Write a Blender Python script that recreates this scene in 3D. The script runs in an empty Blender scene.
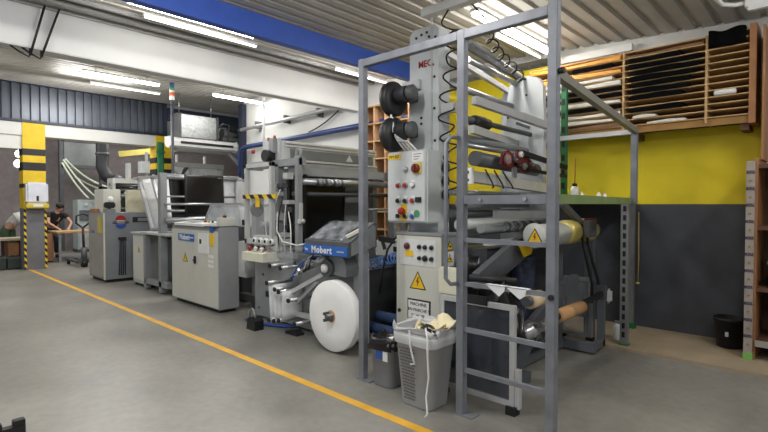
import bpy, bmesh, math, random
from mathutils import Vector, Matrix
random.seed(7)
C = bpy.context.scene.collection
sc = bpy.context.scene
PI = math.pi
V = Vector

# ------------------------------------------------------------------ camera, world, exposure
cd = bpy.data.cameras.new('camera'); cam = bpy.data.objects.new('camera', cd); C.objects.link(cam)
cam.location = (0, 0, 1.6); cam.rotation_euler = (math.radians(90 - 1.4), 0, math.radians(43.28))
cd.sensor_width = 36; cd.lens = 484 / 768 * 36; cd.clip_start = .05; cd.clip_end = 200
sc.camera = cam
sc.view_settings.view_transform = 'Standard'; sc.view_settings.look = 'None'
sc.view_settings.gamma = 1; sc.view_settings.use_curve_mapping = False
sc.view_settings.exposure = 0.12
w = bpy.data.worlds.new('world'); sc.world = w; w.use_nodes = True
w.node_tree.nodes['Background'].inputs[0].default_value = (.92, .96, 1, 1)
w.node_tree.nodes['Background'].inputs[1].default_value = .44
def area(name, loc, sx, sy, power, col=(1, .985, .96)):
    # a bare batten shines to both sides as well as down
    for s_ in (-1, 1): area1(name, loc, sx, sy, power * .5, col, (0, s_ * math.radians(48), 0))
def area1(name, loc, sx, sy, power, col, rot):
    l = bpy.data.lights.new(name, 'AREA'); l.shape = 'RECTANGLE'; l.size = sx; l.size_y = sy
    l.energy = power; l.color = col
    o = bpy.data.objects.new(name, l); o.location = loc; o.rotation_euler = rot; C.objects.link(o); return o
# the hall's unseen lamp rows; those near the end wall added to brighten it
for (x, y, z, p) in ((-5.55, -.6, 3.78, 45), (-2.9, 1.6, 3.6, 75), (-2.9, -1.5, 3.6, 70), (-10.4, .2, 4.05, 50),
                     (0.3, .8, 3.5, 75), (.6, 4.4, 3.5, 70), (-8.2, 4.6, 3.95, 60), (-12.6, 3.6, 4.15, 80), (-12.6, .8, 4.15, 45)):
    area('hall_area_light', (x, y, z), .2, 1.5, p)
for (x, y, z, p) in ((-17.5, 3.2, 4.2, 85), (-17.5, 6.8, 4.2, 100), (-15.4, 5.0, 4.2, 70)):
    area('back_room_lamp', (x, y, z), .3, 1.5, p)

# ------------------------------------------------------------------ materials
def lin(c):
    return tuple((v / 255 / 12.92) if v / 255 <= .04045 else ((v / 255 + .055) / 1.055) ** 2.4 for v in c)
MATS = {}
def M(name, rgb=None, rough=.5, metal=0., noise=.08, scale=6., bump=0., alpha=1., emit=0., trans=0., spec=.5):
    if name in MATS: return MATS[name]
    m = bpy.data.materials.new(name); m.use_nodes = True; MATS[name] = m
    nt = m.node_tree; b = nt.nodes['Principled BSDF']; c = lin(rgb)
    b.inputs['Roughness'].default_value = rough; b.inputs['Metallic'].default_value = metal
    b.inputs['Specular IOR Level'].default_value = spec
    if emit:
        b.inputs['Base Color'].default_value = (*c, 1)
        b.inputs['Emission Color'].default_value = (*c, 1); b.inputs['Emission Strength'].default_value = emit
        return m
    tc = nt.nodes.new('ShaderNodeTexCoord'); n = nt.nodes.new('ShaderNodeTexNoise')
    n.inputs['Scale'].default_value = scale; n.inputs['Detail'].default_value = 5
    nt.links.new(tc.outputs['Object'], n.inputs['Vector'])
    r = nt.nodes.new('ShaderNodeValToRGB')
    r.color_ramp.elements[0].position = .3; r.color_ramp.elements[1].position = .7
    r.color_ramp.elements[0].color = (*[max(0, v * (1 - noise * 1.6)) for v in c], 1)
    r.color_ramp.elements[1].color = (*[min(1, v * (1 + noise)) for v in c], 1)
    nt.links.new(n.outputs['Fac'], r.inputs['Fac']); nt.links.new(r.outputs['Color'], b.inputs['Base Color'])
    if bump:
        bp = nt.nodes.new('ShaderNodeBump'); bp.inputs['Strength'].default_value = bump; bp.inputs['Distance'].default_value = .02
        nt.links.new(n.outputs['Fac'], bp.inputs['Height']); nt.links.new(bp.outputs['Normal'], b.inputs['Normal'])
    if alpha < 1: b.inputs['Alpha'].default_value = alpha
    if trans: b.inputs['Transmission Weight'].default_value = trans
    return m
def stripes(name, c1, c2, ax, ang, scale, rough=.5):
    m = bpy.data.materials.new(name); m.use_nodes = True; MATS[name] = m
    nt = m.node_tree; b = nt.nodes['Principled BSDF']; b.inputs['Roughness'].default_value = rough
    tc = nt.nodes.new('ShaderNodeTexCoord'); mp = nt.nodes.new('ShaderNodeMapping'); mp.inputs['Rotation'].default_value = ang
    wv = nt.nodes.new('ShaderNodeTexWave'); wv.bands_direction = ax; wv.inputs['Scale'].default_value = scale
    r = nt.nodes.new('ShaderNodeValToRGB'); r.color_ramp.interpolation = 'CONSTANT'
    r.color_ramp.elements[0].color = (*lin(c1), 1); r.color_ramp.elements[1].position = .5; r.color_ramp.elements[1].color = (*lin(c2), 1)
    nt.links.new(tc.outputs['Object'], mp.inputs['Vector']); nt.links.new(mp.outputs['Vector'], wv.inputs['Vector'])
    nt.links.new(wv.outputs['Fac'], r.inputs['Fac']); nt.links.new(r.outputs['Color'], b.inputs['Base Color'])
    return m
def floor_mat():
    m = bpy.data.materials.new('concrete_floor'); m.use_nodes = True
    nt = m.node_tree; b = nt.nodes['Principled BSDF']
    tc = nt.nodes.new('ShaderNodeTexCoord')
    def nz(s, d):
        n = nt.nodes.new('ShaderNodeTexNoise'); n.inputs['Scale'].default_value = s; n.inputs['Detail'].default_value = d
        nt.links.new(tc.outputs['Object'], n.inputs['Vector']); return n
    a, c2 = nz(.9, 6), nz(14, 8)
    mx = nt.nodes.new('ShaderNodeMath'); mx.operation = 'MULTIPLY_ADD'; mx.inputs[1].default_value = .45
    nt.links.new(c2.outputs['Fac'], mx.inputs[0]); nt.links.new(a.outputs['Fac'], mx.inputs[2])
    r = nt.nodes.new('ShaderNodeValToRGB'); r.color_ramp.elements[0].position = .5; r.color_ramp.elements[1].position = .95
    r.color_ramp.elements[0].color = (*lin((112, 110, 104)), 1); r.color_ramp.elements[1].color = (*lin((142, 139, 131)), 1)
    nt.links.new(mx.outputs[0], r.inputs['Fac']); nt.links.new(r.outputs['Color'], b.inputs['Base Color'])
    rr = nt.nodes.new('ShaderNodeMapRange'); rr.inputs[3].default_value = .28; rr.inputs[4].default_value = .48
    nt.links.new(a.outputs['Fac'], rr.inputs[0]); nt.links.new(rr.outputs[0], b.inputs['Roughness'])
    b.inputs['Specular IOR Level'].default_value = .55
    return m
white_wall = M('white_paint', (214, 214, 210), .8, noise=.04, scale=1.5)
lilac = M('lilac_plaster', (196, 190, 194), .85, noise=.05, scale=2)
yellow_wall = M('yellow_wall_paint', (212, 192, 20), .65, noise=.1, scale=1.6)
black_wall = M('black_wall_paint', (68, 71, 78), .7, noise=.16, scale=3)
deck = M('galvanised_deck', (184, 181, 174), .5, .15, noise=.08, scale=2)
blue_beam = M('blue_beam_paint', (52, 86, 176), .5, noise=.06)
post_g = M('grey_post_paint', (126, 129, 136), .42, .25, noise=.12, scale=9)
mach = M('machine_grey', (140, 143, 145), .45, .1, noise=.07, scale=5)
mach_d = M('dark_machine_grey', (84, 86, 88), .5, .2, noise=.12)
mach_l = M('light_machine_grey', (186, 188, 186), .45, .05, noise=.05)
cream = M('cream_enamel', (200, 200, 190), .42, noise=.03, scale=3)
cream2 = M('ivory_plastic', (218, 216, 196), .45, noise=.03)
blk = M('black_rubber', (22, 22, 24), .55, noise=.2)
blkg = M('black_film', (15, 15, 17), .3, noise=.2, bump=.15, scale=7)
steel = M('brushed_steel', (180, 182, 184), .3, .85, noise=.06, scale=12)
alu = M('aluminium_profile', (194, 195, 196), .4, .3, noise=.05)
paper = M('white_paper', (236, 236, 234), .75, noise=.02, scale=9)
white_p = M('white_plastic', (224, 224, 222), .4, noise=.03)
wood = M('pine_wood', (190, 156, 108), .65, noise=.14, scale=9)
wood_o = M('orange_wood', (156, 108, 68), .6, noise=.12, scale=6)
wood_d = M('dark_wood', (92, 62, 42), .7, noise=.15)
cardb = M('brown_cardboard', (184, 142, 96), .8, noise=.08)
red = M('red_plastic', (170, 34, 30), .4, noise=.05)
dred = M('dark_red_metal', (100, 30, 38), .45, .2, noise=.1)
yel = M('yellow_plastic', (232, 190, 30), .45, noise=.05)
blu = M('blue_plastic', (40, 84, 160), .45, noise=.06)
signblue = M('sign_blue', (42, 98, 178), .45, noise=.03)
navy = M('navy_steel', (40, 48, 66), .5, .2, noise=.12)
green = M('green_paint', (38, 112, 70), .5, noise=.1)
olive = M('green_shelf_paint', (112, 132, 84), .55, noise=.1)
grey_p = M('grey_plastic', (158, 159, 160), .5, noise=.04)
clear = M('clear_sheet', (225, 230, 232), .12, noise=.02, alpha=.13)
smoke = M('smoked_sheet', (70, 74, 84), .1, noise=.05, alpha=.62)
film_w = M('translucent_film', (232, 234, 235), .25, noise=.06, alpha=.6, scale=8)
tube_on = M('lamp_tube', (255, 250, 240), emit=24.)
reflect_dim = M('trunk_reflection', (255, 250, 240), emit=3.)  # trunking's reflection of the tubes, given a weak glow of its own
hazard_xz = stripes('hazard_tape', (24, 24, 24), (226, 190, 30), 'X', (0, math.radians(45), 0), 2.1)
skin_m = M('skin', (196, 150, 124), .6, noise=.03)
hair_m = M('dark_hair', (30, 24, 20), .6, noise=.1)
tshirt = M('black_cotton', (30, 31, 34), .85, noise=.1)
wshirt = M('white_cotton', (216, 216, 214), .85, noise=.05)
gtrous = M('green_work_trousers', (72, 92, 70), .85, noise=.1)
dtrous = M('dark_trousers', (42, 44, 52), .85, noise=.1)

# ------------------------------------------------------------------ mesh helpers
class MB:
    def __init__(s): s.bm = bmesh.new()
    def box(s, x0, x1, y0, y1, z0, z1, bev=0., top=None):
        vs = [s.bm.verts.new(p) for p in ((x0, y0, z0), (x1, y0, z0), (x1, y1, z0), (x0, y1, z0), (x0, y0, z1), (x1, y0, z1), (x1, y1, z1), (x0, y1, z1))]
        fs = [s.bm.faces.new([vs[i] for i in f]) for f in ((3, 2, 1, 0), (4, 5, 6, 7), (0, 1, 5, 4), (1, 2, 6, 5), (2, 3, 7, 6), (3, 0, 4, 7))]
        if bev:
            es = list({e for f in fs for e in f.edges})
            bmesh.ops.bevel(s.bm, geom=es, offset=bev, segments=2, affect='EDGES', clamp_overlap=True)
        return s
    def bar(s, p, q, wd, ht, up=(0, 0, 1)):
        p, q = V(p), V(q); d = (q - p).normalized(); up = V(up)
        if abs(d.dot(up)) > .98: up = V((0, 1, 0)) if abs(d.y) < .9 else V((1, 0, 0))
        sd = d.cross(up).normalized() * wd / 2; u2 = sd.cross(d).normalized() * ht / 2
        vs = [s.bm.verts.new(b + a * sd + c * u2) for b in (p, q) for a, c in ((-1, -1), (1, -1), (1, 1), (-1, 1))]
        for f in ((3, 2, 1, 0), (4, 5, 6, 7), (0, 1, 5, 4), (1, 2, 6, 5), (2, 3, 7, 6), (3, 0, 4, 7)): s.bm.faces.new([vs[i] for i in f])
        return s
    def tube(s, p, q, r, seg=16, r2=None, cap=True):
        p, q = V(p), V(q); d = (q - p).normalized(); r2 = r if r2 is None else r2
        a = d.orthogonal().normalized(); b = d.cross(a)
        rings = []
        for c, rr in ((p, r), (q, r2)):
            rings.append([s.bm.verts.new(c + rr * (math.cos(t) * a + math.sin(t) * b)) for t in [2 * PI * i / seg for i in range(seg)]])
        for i in range(seg):
            f = s.bm.faces.new((rings[0][i], rings[0][(i + 1) % seg], rings[1][(i + 1) % seg], rings[1][i])); f.smooth = True
        if cap: s.bm.faces.new(rings[0][::-1]); s.bm.faces.new(rings[1])
        return s
    def path(s, pts, r, seg=8):
        pts = [V(p) for p in pts]; rings = []; a = None
        for i, p in enumerate(pts):
            d = (pts[min(i + 1, len(pts) - 1)] - pts[max(i - 1, 0)]).normalized()
            a = d.orthogonal().normalized() if a is None else (a - d * a.dot(d)).normalized()
            b = d.cross(a)
            rings.append([s.bm.verts.new(p + r * (math.cos(2 * PI * k / seg) * a + math.sin(2 * PI * k / seg) * b)) for k in range(seg)])
        for i in range(len(rings) - 1):
            for k in range(seg):
                f = s.bm.faces.new((rings[i][k], rings[i][(k + 1) % seg], rings[i + 1][(k + 1) % seg], rings[i + 1][k])); f.smooth = True
        s.bm.faces.new(rings[0][::-1]); s.bm.faces.new(rings[-1]); return s
    def prism(s, poly, ax, a0, a1):
        # poly: 2D points in the two remaining axes (in x,y,z order)
        def mk(p, a):
            return {'x': (a, p[0], p[1]), 'y': (p[0], a, p[1]), 'z': (p[0], p[1], a)}[ax]
        A = [s.bm.verts.new(mk(p, a0)) for p in poly]; B = [s.bm.verts.new(mk(p, a1)) for p in poly]; n = len(poly)
        s.bm.faces.new(A); s.bm.faces.new(B[::-1])
        for i in range(n): s.bm.faces.new((A[i], B[i], B[(i + 1) % n], A[(i + 1) % n]))
        return s
    def lathe(s, prof, c, ax='z', seg=32):
        # prof: (radius, along) pairs
        rings = []
        for r, t in prof:
            ring = []
            for i in range(seg):
                x, y = r * math.cos(2 * PI * i / seg), r * math.sin(2 * PI * i / seg)
                o = {'z': (x, y, t), 'y': (x, t, y), 'x': (t, x, y)}[ax]
                ring.append(s.bm.verts.new(V(c) + V(o)))
            rings.append(ring)
        for a, b in zip(rings, rings[1:]):
            for i in range(seg):
                f = s.bm.faces.new((a[i], a[(i + 1) % seg], b[(i + 1) % seg], b[i])); f.smooth = True
        s.bm.faces.new(rings[0][::-1]); s.bm.faces.new(rings[-1]); return s
    def quad(s, *ps): s.bm.faces.new([s.bm.verts.new(p) for p in ps]); return s
    def sheet(s, f, nu, nv, th=0.):
        g = [[s.bm.verts.new(f(i / nu, j / nv)) for j in range(nv + 1)] for i in range(nu + 1)]
        fs = []
        for i in range(nu):
            for j in range(nv):
                fc = s.bm.faces.new((g[i][j], g[i + 1][j], g[i + 1][j + 1], g[i][j + 1])); fc.smooth = True; fs.append(fc)
        if th:
            bmesh.ops.recalc_face_normals(s.bm, faces=fs)
            bmesh.ops.solidify(s.bm, geom=fs, thickness=th)
        return s
    def ball(s, c, r, sub=2, sq=(1, 1, 1), rough=0.):
        res = bmesh.ops.create_icosphere(s.bm, subdivisions=sub, radius=1)
        for v in res['verts']:
            k = r * (1 + random.uniform(-rough, rough)); v.co = V(c) + V((v.co.x * k * sq[0], v.co.y * k * sq[1], v.co.z * k * sq[2]))
        if not rough:
            for v in res['verts']:
                for f in v.link_faces: f.smooth = True
        return s
    def mesh(s, name):
        bmesh.ops.recalc_face_normals(s.bm, faces=s.bm.faces)
        me = bpy.data.meshes.new(name); s.bm.to_mesh(me); s.bm.free(); return me

W = {}
def place(me, name, mat, parent=None):
    if parent is not None:
        L = W[parent.name]
    else:
        cs = [v.co for v in me.vertices]
        L = V(((min(c.x for c in cs) + max(c.x for c in cs)) / 2, (min(c.y for c in cs) + max(c.y for c in cs)) / 2, min(c.z for c in cs)))
    me.transform(Matrix.Translation(-L)); me.materials.clear(); me.materials.append(mat)
    o = bpy.data.objects.new(name, me); C.objects.link(o)
    if parent is not None: o.parent = parent
    else: o.location = L
    W[o.name] = L.copy(); return o
def P(name, mb, mat, parent=None): return place(mb.mesh(name), name, mat, parent)
def tag(o, label, cat, group=None, kind=None):
    o['label'] = label; o['category'] = cat
    if group: o['group'] = group
    if kind: o['kind'] = kind
    return o
def thing(name, loc, label, cat, group=None):
    o = bpy.data.objects.new(name, None); o.empty_display_size = .1; o.location = loc; C.objects.link(o)
    W[o.name] = V(loc); return tag(o, label, cat, group)
def one(name, mb, mat, label, cat, group=None, kind=None): return tag(P(name, mb, mat), label, cat, group, kind)
def struct(name, mb, mat, parent=None):
    o = P(name, mb, mat, parent)
    if parent is None: o['kind'] = 'structure'
    return o
def text(s, size, loc, face, mat, parent, name='lettering', bold=.0, sx=1., spacing=1., align='CENTER'):
    cu = bpy.data.curves.new('t', 'FONT'); cu.body = s; cu.size = size; cu.align_x = align; cu.align_y = 'CENTER'
    cu.extrude = .0015; cu.offset = bold; cu.space_character = spacing; cu.resolution_u = 3
    o = bpy.data.objects.new('t', cu); C.objects.link(o)
    bpy.context.view_layer.update()
    me = bpy.data.meshes.new_from_object(o.evaluated_get(bpy.context.evaluated_depsgraph_get()))
    bpy.data.objects.remove(o)
    R = {'-y': Matrix.Rotation(PI / 2, 4, 'X'), '+x': Matrix.Rotation(PI / 2, 4, 'Z') @ Matrix.Rotation(PI / 2, 4, 'X')}[face]
    me.transform(Matrix.Translation(loc) @ R @ Matrix.Diagonal((sx, 1, 1, 1))); me.name = name
    return place(me, name, mat, parent)
def curve3(a, b, sag, n=14, side=(0, 0, 0)):
    a, b, side = V(a), V(b), V(side)
    return [a.lerp(b, i / n) - V((0, 0, sag * 4 * (i / n) * (1 - i / n))) + side * math.sin(PI * i / n) for i in range(n + 1)]
def helix(p, q, r, turns, n=12, irr=0.):
    p, q = V(p), V(q); d = (q - p).normalized(); a = d.orthogonal().normalized(); b = d.cross(a); out = []
    N = int(turns * n)
    for i in range(N + 1):
        t = i / N; th = 2 * PI * turns * t; rr = r * (1 + irr * math.sin(5.3 * t * turns))
        out.append(p.lerp(q, t) + rr * (math.cos(th) * a + math.sin(th) * b))
    return out

# ------------------------------------------------------------------ setting
ceil = lambda x: 3.612 - .055 * x + (.12 if x < -7.2 else 0)
YW = 6.77
struct('floor', MB().box(-24, 4, -6, 13, -.1, 0), floor_mat())
struct('trim_1', MB().box(-22, 3, 2.61, 2.69, -.01, .002), M('floor_line_yellow', (226, 172, 52), .5, noise=.1, scale=4))
struct('trim_2', MB().box(-2.75, 4, 5.62, YW, -.01, .03), M('beige_screed', (158, 142, 118), .75, noise=.1, scale=3))
# right wall: black dado, yellow band, plaster
struct('wall_right', MB().box(-4.9, 4, YW, YW + .2, 0, 1.6).box(-11.4, -4.9, YW, YW + .2, 0, 1.6), black_wall)
wr = struct('wall_right_yellow', MB().box(-5.2, -.62, YW - .004, YW + .2, 1.6, 3.0).box(-5.2, -3.1, YW - .004, YW + .2, 3.0, 3.6), yellow_wall)
struct('wall_right_upper', MB().box(-11.4, -5.6, YW, YW + .2, 1.6, 4.3).box(-3.1, 4, YW, YW + .2, 3.0, 3.8).box(-5.6, -3.1, YW, YW + .2, 3.72, 4.0).box(-.62, 4, YW, YW + .2, 1.6, 3.0), lilac)
for o in bpy.data.objects:
    if o.name == 'wall_right_upper': o.data.materials[0] = white_wall
# corrugated roof deck, ribs along y
mb = MB(); prof = []; x = -24.
while x < 3.4:
    for dx, dz in ((0, 0), (.12, 0), (.14, .032), (.18, .032)): prof.append((x + dx, ceil(x + dx) + dz))
    x += .2
mb.sheet(lambda u, v: (prof[round(u * (len(prof) - 1))][0], -6 + v * 19, prof[round(u * (len(prof) - 1))][1]), len(prof) - 1, 1, 0)
for f in mb.bm.faces: f.smooth = False
struct('ceiling', mb, deck)
# blue roof beam and white concrete beam
struct('trim_3', MB().box(-5.19, -5.15, -4, YW, 3.65, 3.9).box(-5.27, -5.15, -4, YW, 3.635, 3.65), blue_beam)
struct('trim_4', MB().box(-7.27, -7.04, -6, YW, 3.46, 4.05, .01), white_wall)
struct('trim_5', MB().box(-7.02, -6.98, -4, YW, 3.95, 4.0).box(-6.72, -6.64, -4, YW, 3.93, 3.97).box(-6.45, -6.4, -4, YW, 3.92, 3.97), M('grey_cable_tray', (168, 168, 164), .45, .3))
# end wall with lintel, cladding, back room
struct('trim_6', MB().box(-14.8, -14.4, -6, 6.2, 3.27, 3.6).box(-14.85, -14.45, -6, 2.55, 2.94, 3.27), white_wall)
mb = MB(); y = -6.
while y < 5.9:
    mb.box(-14.54, -14.40, y, y + .1, 3.62, 4.56); mb.box(-14.54, -14.48, y + .115, y + .19, 3.62, 4.56); y += .19
struct('wall_left', mb, M('anthracite_cladding', (76, 81, 90), .34, .35, noise=.08))
struct('trim_7', MB().box(-14.45, -14.34, -6, 5.98, 3.585, 3.645).box(-14.44, -14.3, 5.88, 5.98, 3.6, 4.55).box(-14.45, -14.3, -6, 5.98, 4.5, 4.56), navy)
struct('wall_left_panel', MB().box(-14.6, -14.5, 5.98, 12.9, 3.2, 4.56), M('light_panel', (170, 172, 172), .6))
struct('trim_8', MB().box(-14.5, -14.25, 5.98, 12.9, 4.05, 4.4), navy)
struct('wall_back', MB().box(-21.2, -21, -6, 13, 0, 4.9), M('mauve_grey_plaster', (142, 134, 134), .85))
struct('wall_side', MB().box(-24, -11.4, 12.9, 13.1, 0, 4.9), lilac)
struct('trim_9', MB().box(-11.5, -11.3, YW - .12, YW + .25, 0, 4.2), navy)
# columns of the end wall
def column(y0, y1, label, sfx):
    t = MB().box(-14.82, -14.38, y0, y1, 0, 1.5)
    o = struct('trim_1%d' % sfx, t, M('column_grey', (112, 110, 114), .7))
    P('yellow_band', MB().box(-14.821, -14.379, y0 - .001, y1 + .001, 1.5, 3.6), M('column_yellow', (220, 186, 30), .6), o)
    for a, b in ((2.79, 2.95), (2.42, 2.62), (2.0, 2.1)):
        P('black_band', MB().box(-14.823, -14.377, y0 - .003, y1 + .003, a, b), blk, o)
    for ya, yb in ((y0 - .004, y0 + .045), (y1 - .045, y1 + .004)):
        P('hazard_edge', MB().box(-14.375, -14.37, ya, yb, .02, 1.5), stripes('hazard_edge_%d%d' % (sfx, ya * 10), (24, 24, 24), (226, 190, 30), 'Z', (math.radians(40), 0, 0), 2.6), o)
column(2.55, 3.01, '', 0); column(5.68, 6.17, '', 1)

# ------------------------------------------------------------------ lamps
def lamp(x, y0, y1, z, label, on=True, power=0, wd=.085):
    t = thing('ceiling_light', (x, (y0 + y1) / 2, z), label, 'ceiling light', 'fluorescent ceiling lights')
    P('housing', MB().box(x - wd * .5, x + wd * .5, y0, y1, z, z + .035, .004), M('lamp_housing', (190, 190, 188), .5), t)
    for yy in (y0 + .25, y1 - .25): P('hanger', MB().tube((x, yy, z + .03), (x, yy, ceil(x) + .035), .008, 8), steel, t)
    P('diffuser', MB().tube((x, y0 + .02, z - .012), (x, y1 - .02, z - .012), wd * .45, 12), tube_on if on else reflect_dim, t)
    if power: area('lamp_light', (x, (y0 + y1) / 2, z - .05), wd, y1 - y0, power)
    return t
lamp(-5.68, 1.95, 3.53, 3.84, 'bright fluorescent tube light on the ceiling beside the blue beam, nearer one', True, 48)
lamp(-6.16, 2.3, 3.87, 3.88, 'dimmer slim reflection strip left of the nearer bright tube by the blue beam', False, 0, .035)  # slim ones stand in for light reflected by the trunking
lamp(-5.62, 4.76, 6.4, 3.84, 'bright fluorescent tube light by the blue beam behind the grey cage top bar', True, 48)
lamp(-6.22, 5.4, 6.7, 3.88, 'slim dim reflection strip left of the tube behind the cage corner post', False, 0, .035)
lamp(-10.8, 2.88, 4.36, 4.2, 'bright tube light above the dark ribbed wall cladding', True, 55)
lamp(-11.8, 3.3, 4.78, 4.22, 'slim dim reflection strip just over the dark ribbed wall cladding', False, 0, .035)
lamp(-10.3, 5.33, 6.72, 4.08, 'short bright tube light behind the white concrete beam near the tower lamp', True, 40)
lamp(-2.9, 4.5, 6.29, 3.68, 'bright fluorescent tube light above the roller machine', True, 48, .11)
lamp(-3.17, 5.4, 6.65, 3.72, 'slim dim reflection strip left of the tube above the roller machine', False, 0, .035)
t = thing('ceiling_light', (-.35, 6.0, 3.5), 'white unlit batten light in the top right corner', 'ceiling light', 'fluorescent ceiling lights')
P('housing', MB().box(-.72, .5, 5.95, 6.05, 3.54, 3.66, .01), white_p, t)
P('diffuser', MB().box(-.7, .48, 5.96, 6.04, 3.51, 3.54, .01), M('lamp_cover', (226, 226, 224), .3), t)
P('conduit', MB().path([(-.9, 5.2, 3.63), (-.93, 5.7, 3.63), (-.9, 5.95, 3.62), (-.8, 6.0, 3.6), (-.72, 6.0, 3.6)], .022), white_p, t)

# suspended trunking above the tower
t = thing('cable_trunking', (-2.9, 3.97, 3.55), 'light grey metal trunking hung under the ceiling above the white tower', 'trunking')
P('channel', MB().box(-3.18, -1.9, 3.93, 4.03, 3.53, 3.6).box(-3.18, -1.9, 3.92, 4.04, 3.59, 3.605), white_p, t)
for xx in (-2.95, -2.1): P('hanger', MB().tube((xx, 3.98, 3.6), (xx, 3.98, ceil(xx) + .03), .012), steel, t)
one('wall_trunking', MB().box(-3.0, -1.95, 6.66, 6.775, 3.56, 3.64).box(-3.0, -1.95, 6.65, 6.67, 3.555, 3.645), white_p, 'white cable trunking on the wall just above the wooden sheet rack', 'trunking')
# hanging rods in front of the concrete beam
for i, (y0, y1, lab) in enumerate(((1.49, 1.33, 'left one of two thin dark rods hung before the white beam'), (1.64, 1.44, 'right one of two thin dark rods hung before the white beam'))):
    t = thing('hanger_rod', (-7.0, y1, 3.3), lab, 'hanger rod', 'dark hanger rods at the white beam')
    P('rod', MB().tube((-6.985, y0, ceil(-7) + .02), (-7.0, y1, 3.36), .013), blk, t)
    P('hook', MB().path([(-7.0, y1, 3.44), (-7.0, y1 - .01, 3.34), (-7.06, y1 - .1, 3.4), (-7.1, y1 - .17, 3.46)], .011), blk, t)
    P('collar', MB().tube((-6.985, y0 - .005, 3.98), (-6.985, y0 - .005 + .01, 4.03), .03), steel, t)

# ------------------------------------------------------------------ wall services, left rear
one('wall_pipe', MB().path([(-11.25, 6.55, 1.9), (-11.25, 6.55, 2.95), (-11.1, 6.58, 3.05), (-10.8, 6.6, 3.06), (-5.6, 6.6, 3.15), (-5.45, 6.72, 3.15)], .06, 12), M('dark_blue_pipe', (46, 62, 108), .4), 'dark blue pipe running along the white rear wall above the hood', 'pipe')
t = thing('air_duct', (-9, 6.6, 3.4), 'grey metal conduit along the white wall above the blue pipe', 'conduit')
P('tube', MB().path([(-11.2, 6.55, 3.5), (-9.4, 6.6, 3.55), (-7.1, 6.6, 3.6)], .045, 10), alu, t)
for xx in (-10.6, -9.4, -8.2): P('bracket', MB().box(xx - .03, xx + .03, 6.6, 6.769, 3.48, 3.66), mach_d, t)
one('cable', MB().path(curve3((-8.6, 6.7, 3.2), (-7.6, 6.7, 3.55), .05, 10), .014), blk, 'thin dark cable rising from the blue pipe to the wall conduit', 'cable')
t = thing('wall_horn', (-6.9, 6.7, 3.3), 'small white round wall horn at the end of the white wall', 'horn')
P('bell', MB().lathe([(.02, 0), (.04, -.03), (.075, -.1), (.06, -.09)], (-6.85, 6.77, 3.36), 'y', 20), white_p, t)
t = thing('air_conditioner', (-12, 5.9, 2.85), 'long white air curtain unit hung beneath a steel box', 'air conditioner')
P('body', MB().prism([(-12.35, 3.15), (-12.3, 3.06), (-12.12, 3.02), (-12.03, 3.06), (-12., 3.16), (-12.05, 3.27), (-12.35, 3.27)], 'y', 5.12, 6.9), white_p, t)
P('grille', MB().box(-12.012, -11.99, 5.35, 6.78, 3.12, 3.18), blk, t)
for yy in (5.1, 6.88): P('end_cap', MB().prism([(-12.37, 3.15), (-12.32, 3.05), (-12.12, 3.00), (-12.01, 3.05), (-11.98, 3.16), (-12.03, 3.29), (-12.37, 3.29)], 'y', yy, yy + .04), white_p, t)
t = thing('ventilation_box', (-12.2, 5.9, 3.20), 'galvanised metal box sitting above the white air curtain', 'ventilation box')
P('box', MB().box(-12.4, -12.0, 5.35, 6.3, 3.29, 3.86, .01), M('galvanised_sheet', (165, 168, 168), .35, .6, noise=.16, scale=14), t)
P('flange', MB().box(-12.45, -11.98, 5.28, 5.36, 3.27, 3.88), mach_d, t); P('flange', MB().box(-12.42, -11.98, 6.3, 6.35, 3.27, 3.88), mach_d, t)
for yy in (5.4, 6.25): P('hanger', MB().tube((-12.2, yy, 3.86), (-12.2, yy, ceil(-12.2) + .02), .012), steel, t)
P('handle', MB().path([(-11.98, 6.34, 3.60), (-11.9, 6.42, 3.72), (-11.9, 6.6, 3.70), (-11.95, 6.6, 3.30)], .02), mach_d, t)
t = thing('fan_motor', (-12.2, 6.75, 3.22), 'dark fan motor beside the galvanised box', 'motor')
P('housing', MB().tube((-12.2, 6.55, 3.50), (-12.2, 7.0, 3.50), .14, 20).box(-12.3, -12.05, 6.5, 7.1, 3.30, 3.40), mach_d, t)
P('terminal_box', MB().box(-12.2, -12.0, 6.7, 6.9, 3.56, 3.70, .01), blk, t); P('impeller_ring', MB().lathe([(.1, 0), (.16, .02), (.16, .06), (.1, .08)], (-12.06, 7.15, 3.45), 'x', 24), mach_d, t)
P('support', MB().box(-12.3, -12.1, 6.45, 7.4, 3.28, 3.32).tube((-12.2, 7.3, 3.32), (-12.2, 7.3, ceil(-12.2) + .02), .015), navy, t)
# stack light
t = thing('signal_tower', (-10.9, 4.67, 0), 'slim signal tower lamp on a dark pole with blue, green, orange and white rings', 'signal light')
P('pole', MB().tube((-10.9, 4.67, 0), (-10.9, 4.67, 3.92), .032, 12), M('dark_pole', (58, 60, 70), .45, .2), t)
for (z0, z1, c, nm) in ((3.92, 4.01, (225, 225, 220), 'white'), (4.01, 4.09, (220, 90, 40), 'orange'), (4.09, 4.14, (220, 220, 214), 'clear'), (4.14, 4.21, (60, 130, 90), 'green'), (4.21, 4.3, (50, 84, 140), 'blue')):
    P('lamp_ring', MB().lathe([(.048, z0), (.052, z0 + .006), (.052, z1 - .006), (.048, z1)], (-10.9, 4.67, 0), 'z', 20), M('ring_' + nm, c, .35), t)['label'] = nm + ' lamp ring'
t = thing('green_post', (-13.6, 5.4, 0), 'dark green steel post before the second yellow column', 'post')
P('shaft', MB().box(-13.65, -13.55, 5.42, 5.52, 0, 3.3).box(-13.66, -13.62, 5.56, 5.6, 0, 3.3), green, t)
for z in (.6, 1.4, 2.2, 3.0): P('bracket', MB().box(-13.66, -13.54, 5.4, 5.6, z, z + .06), green, t)
P('base_plate', MB().box(-13.75, -13.45, 5.35, 5.65, 0, .015), green, t)

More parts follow.
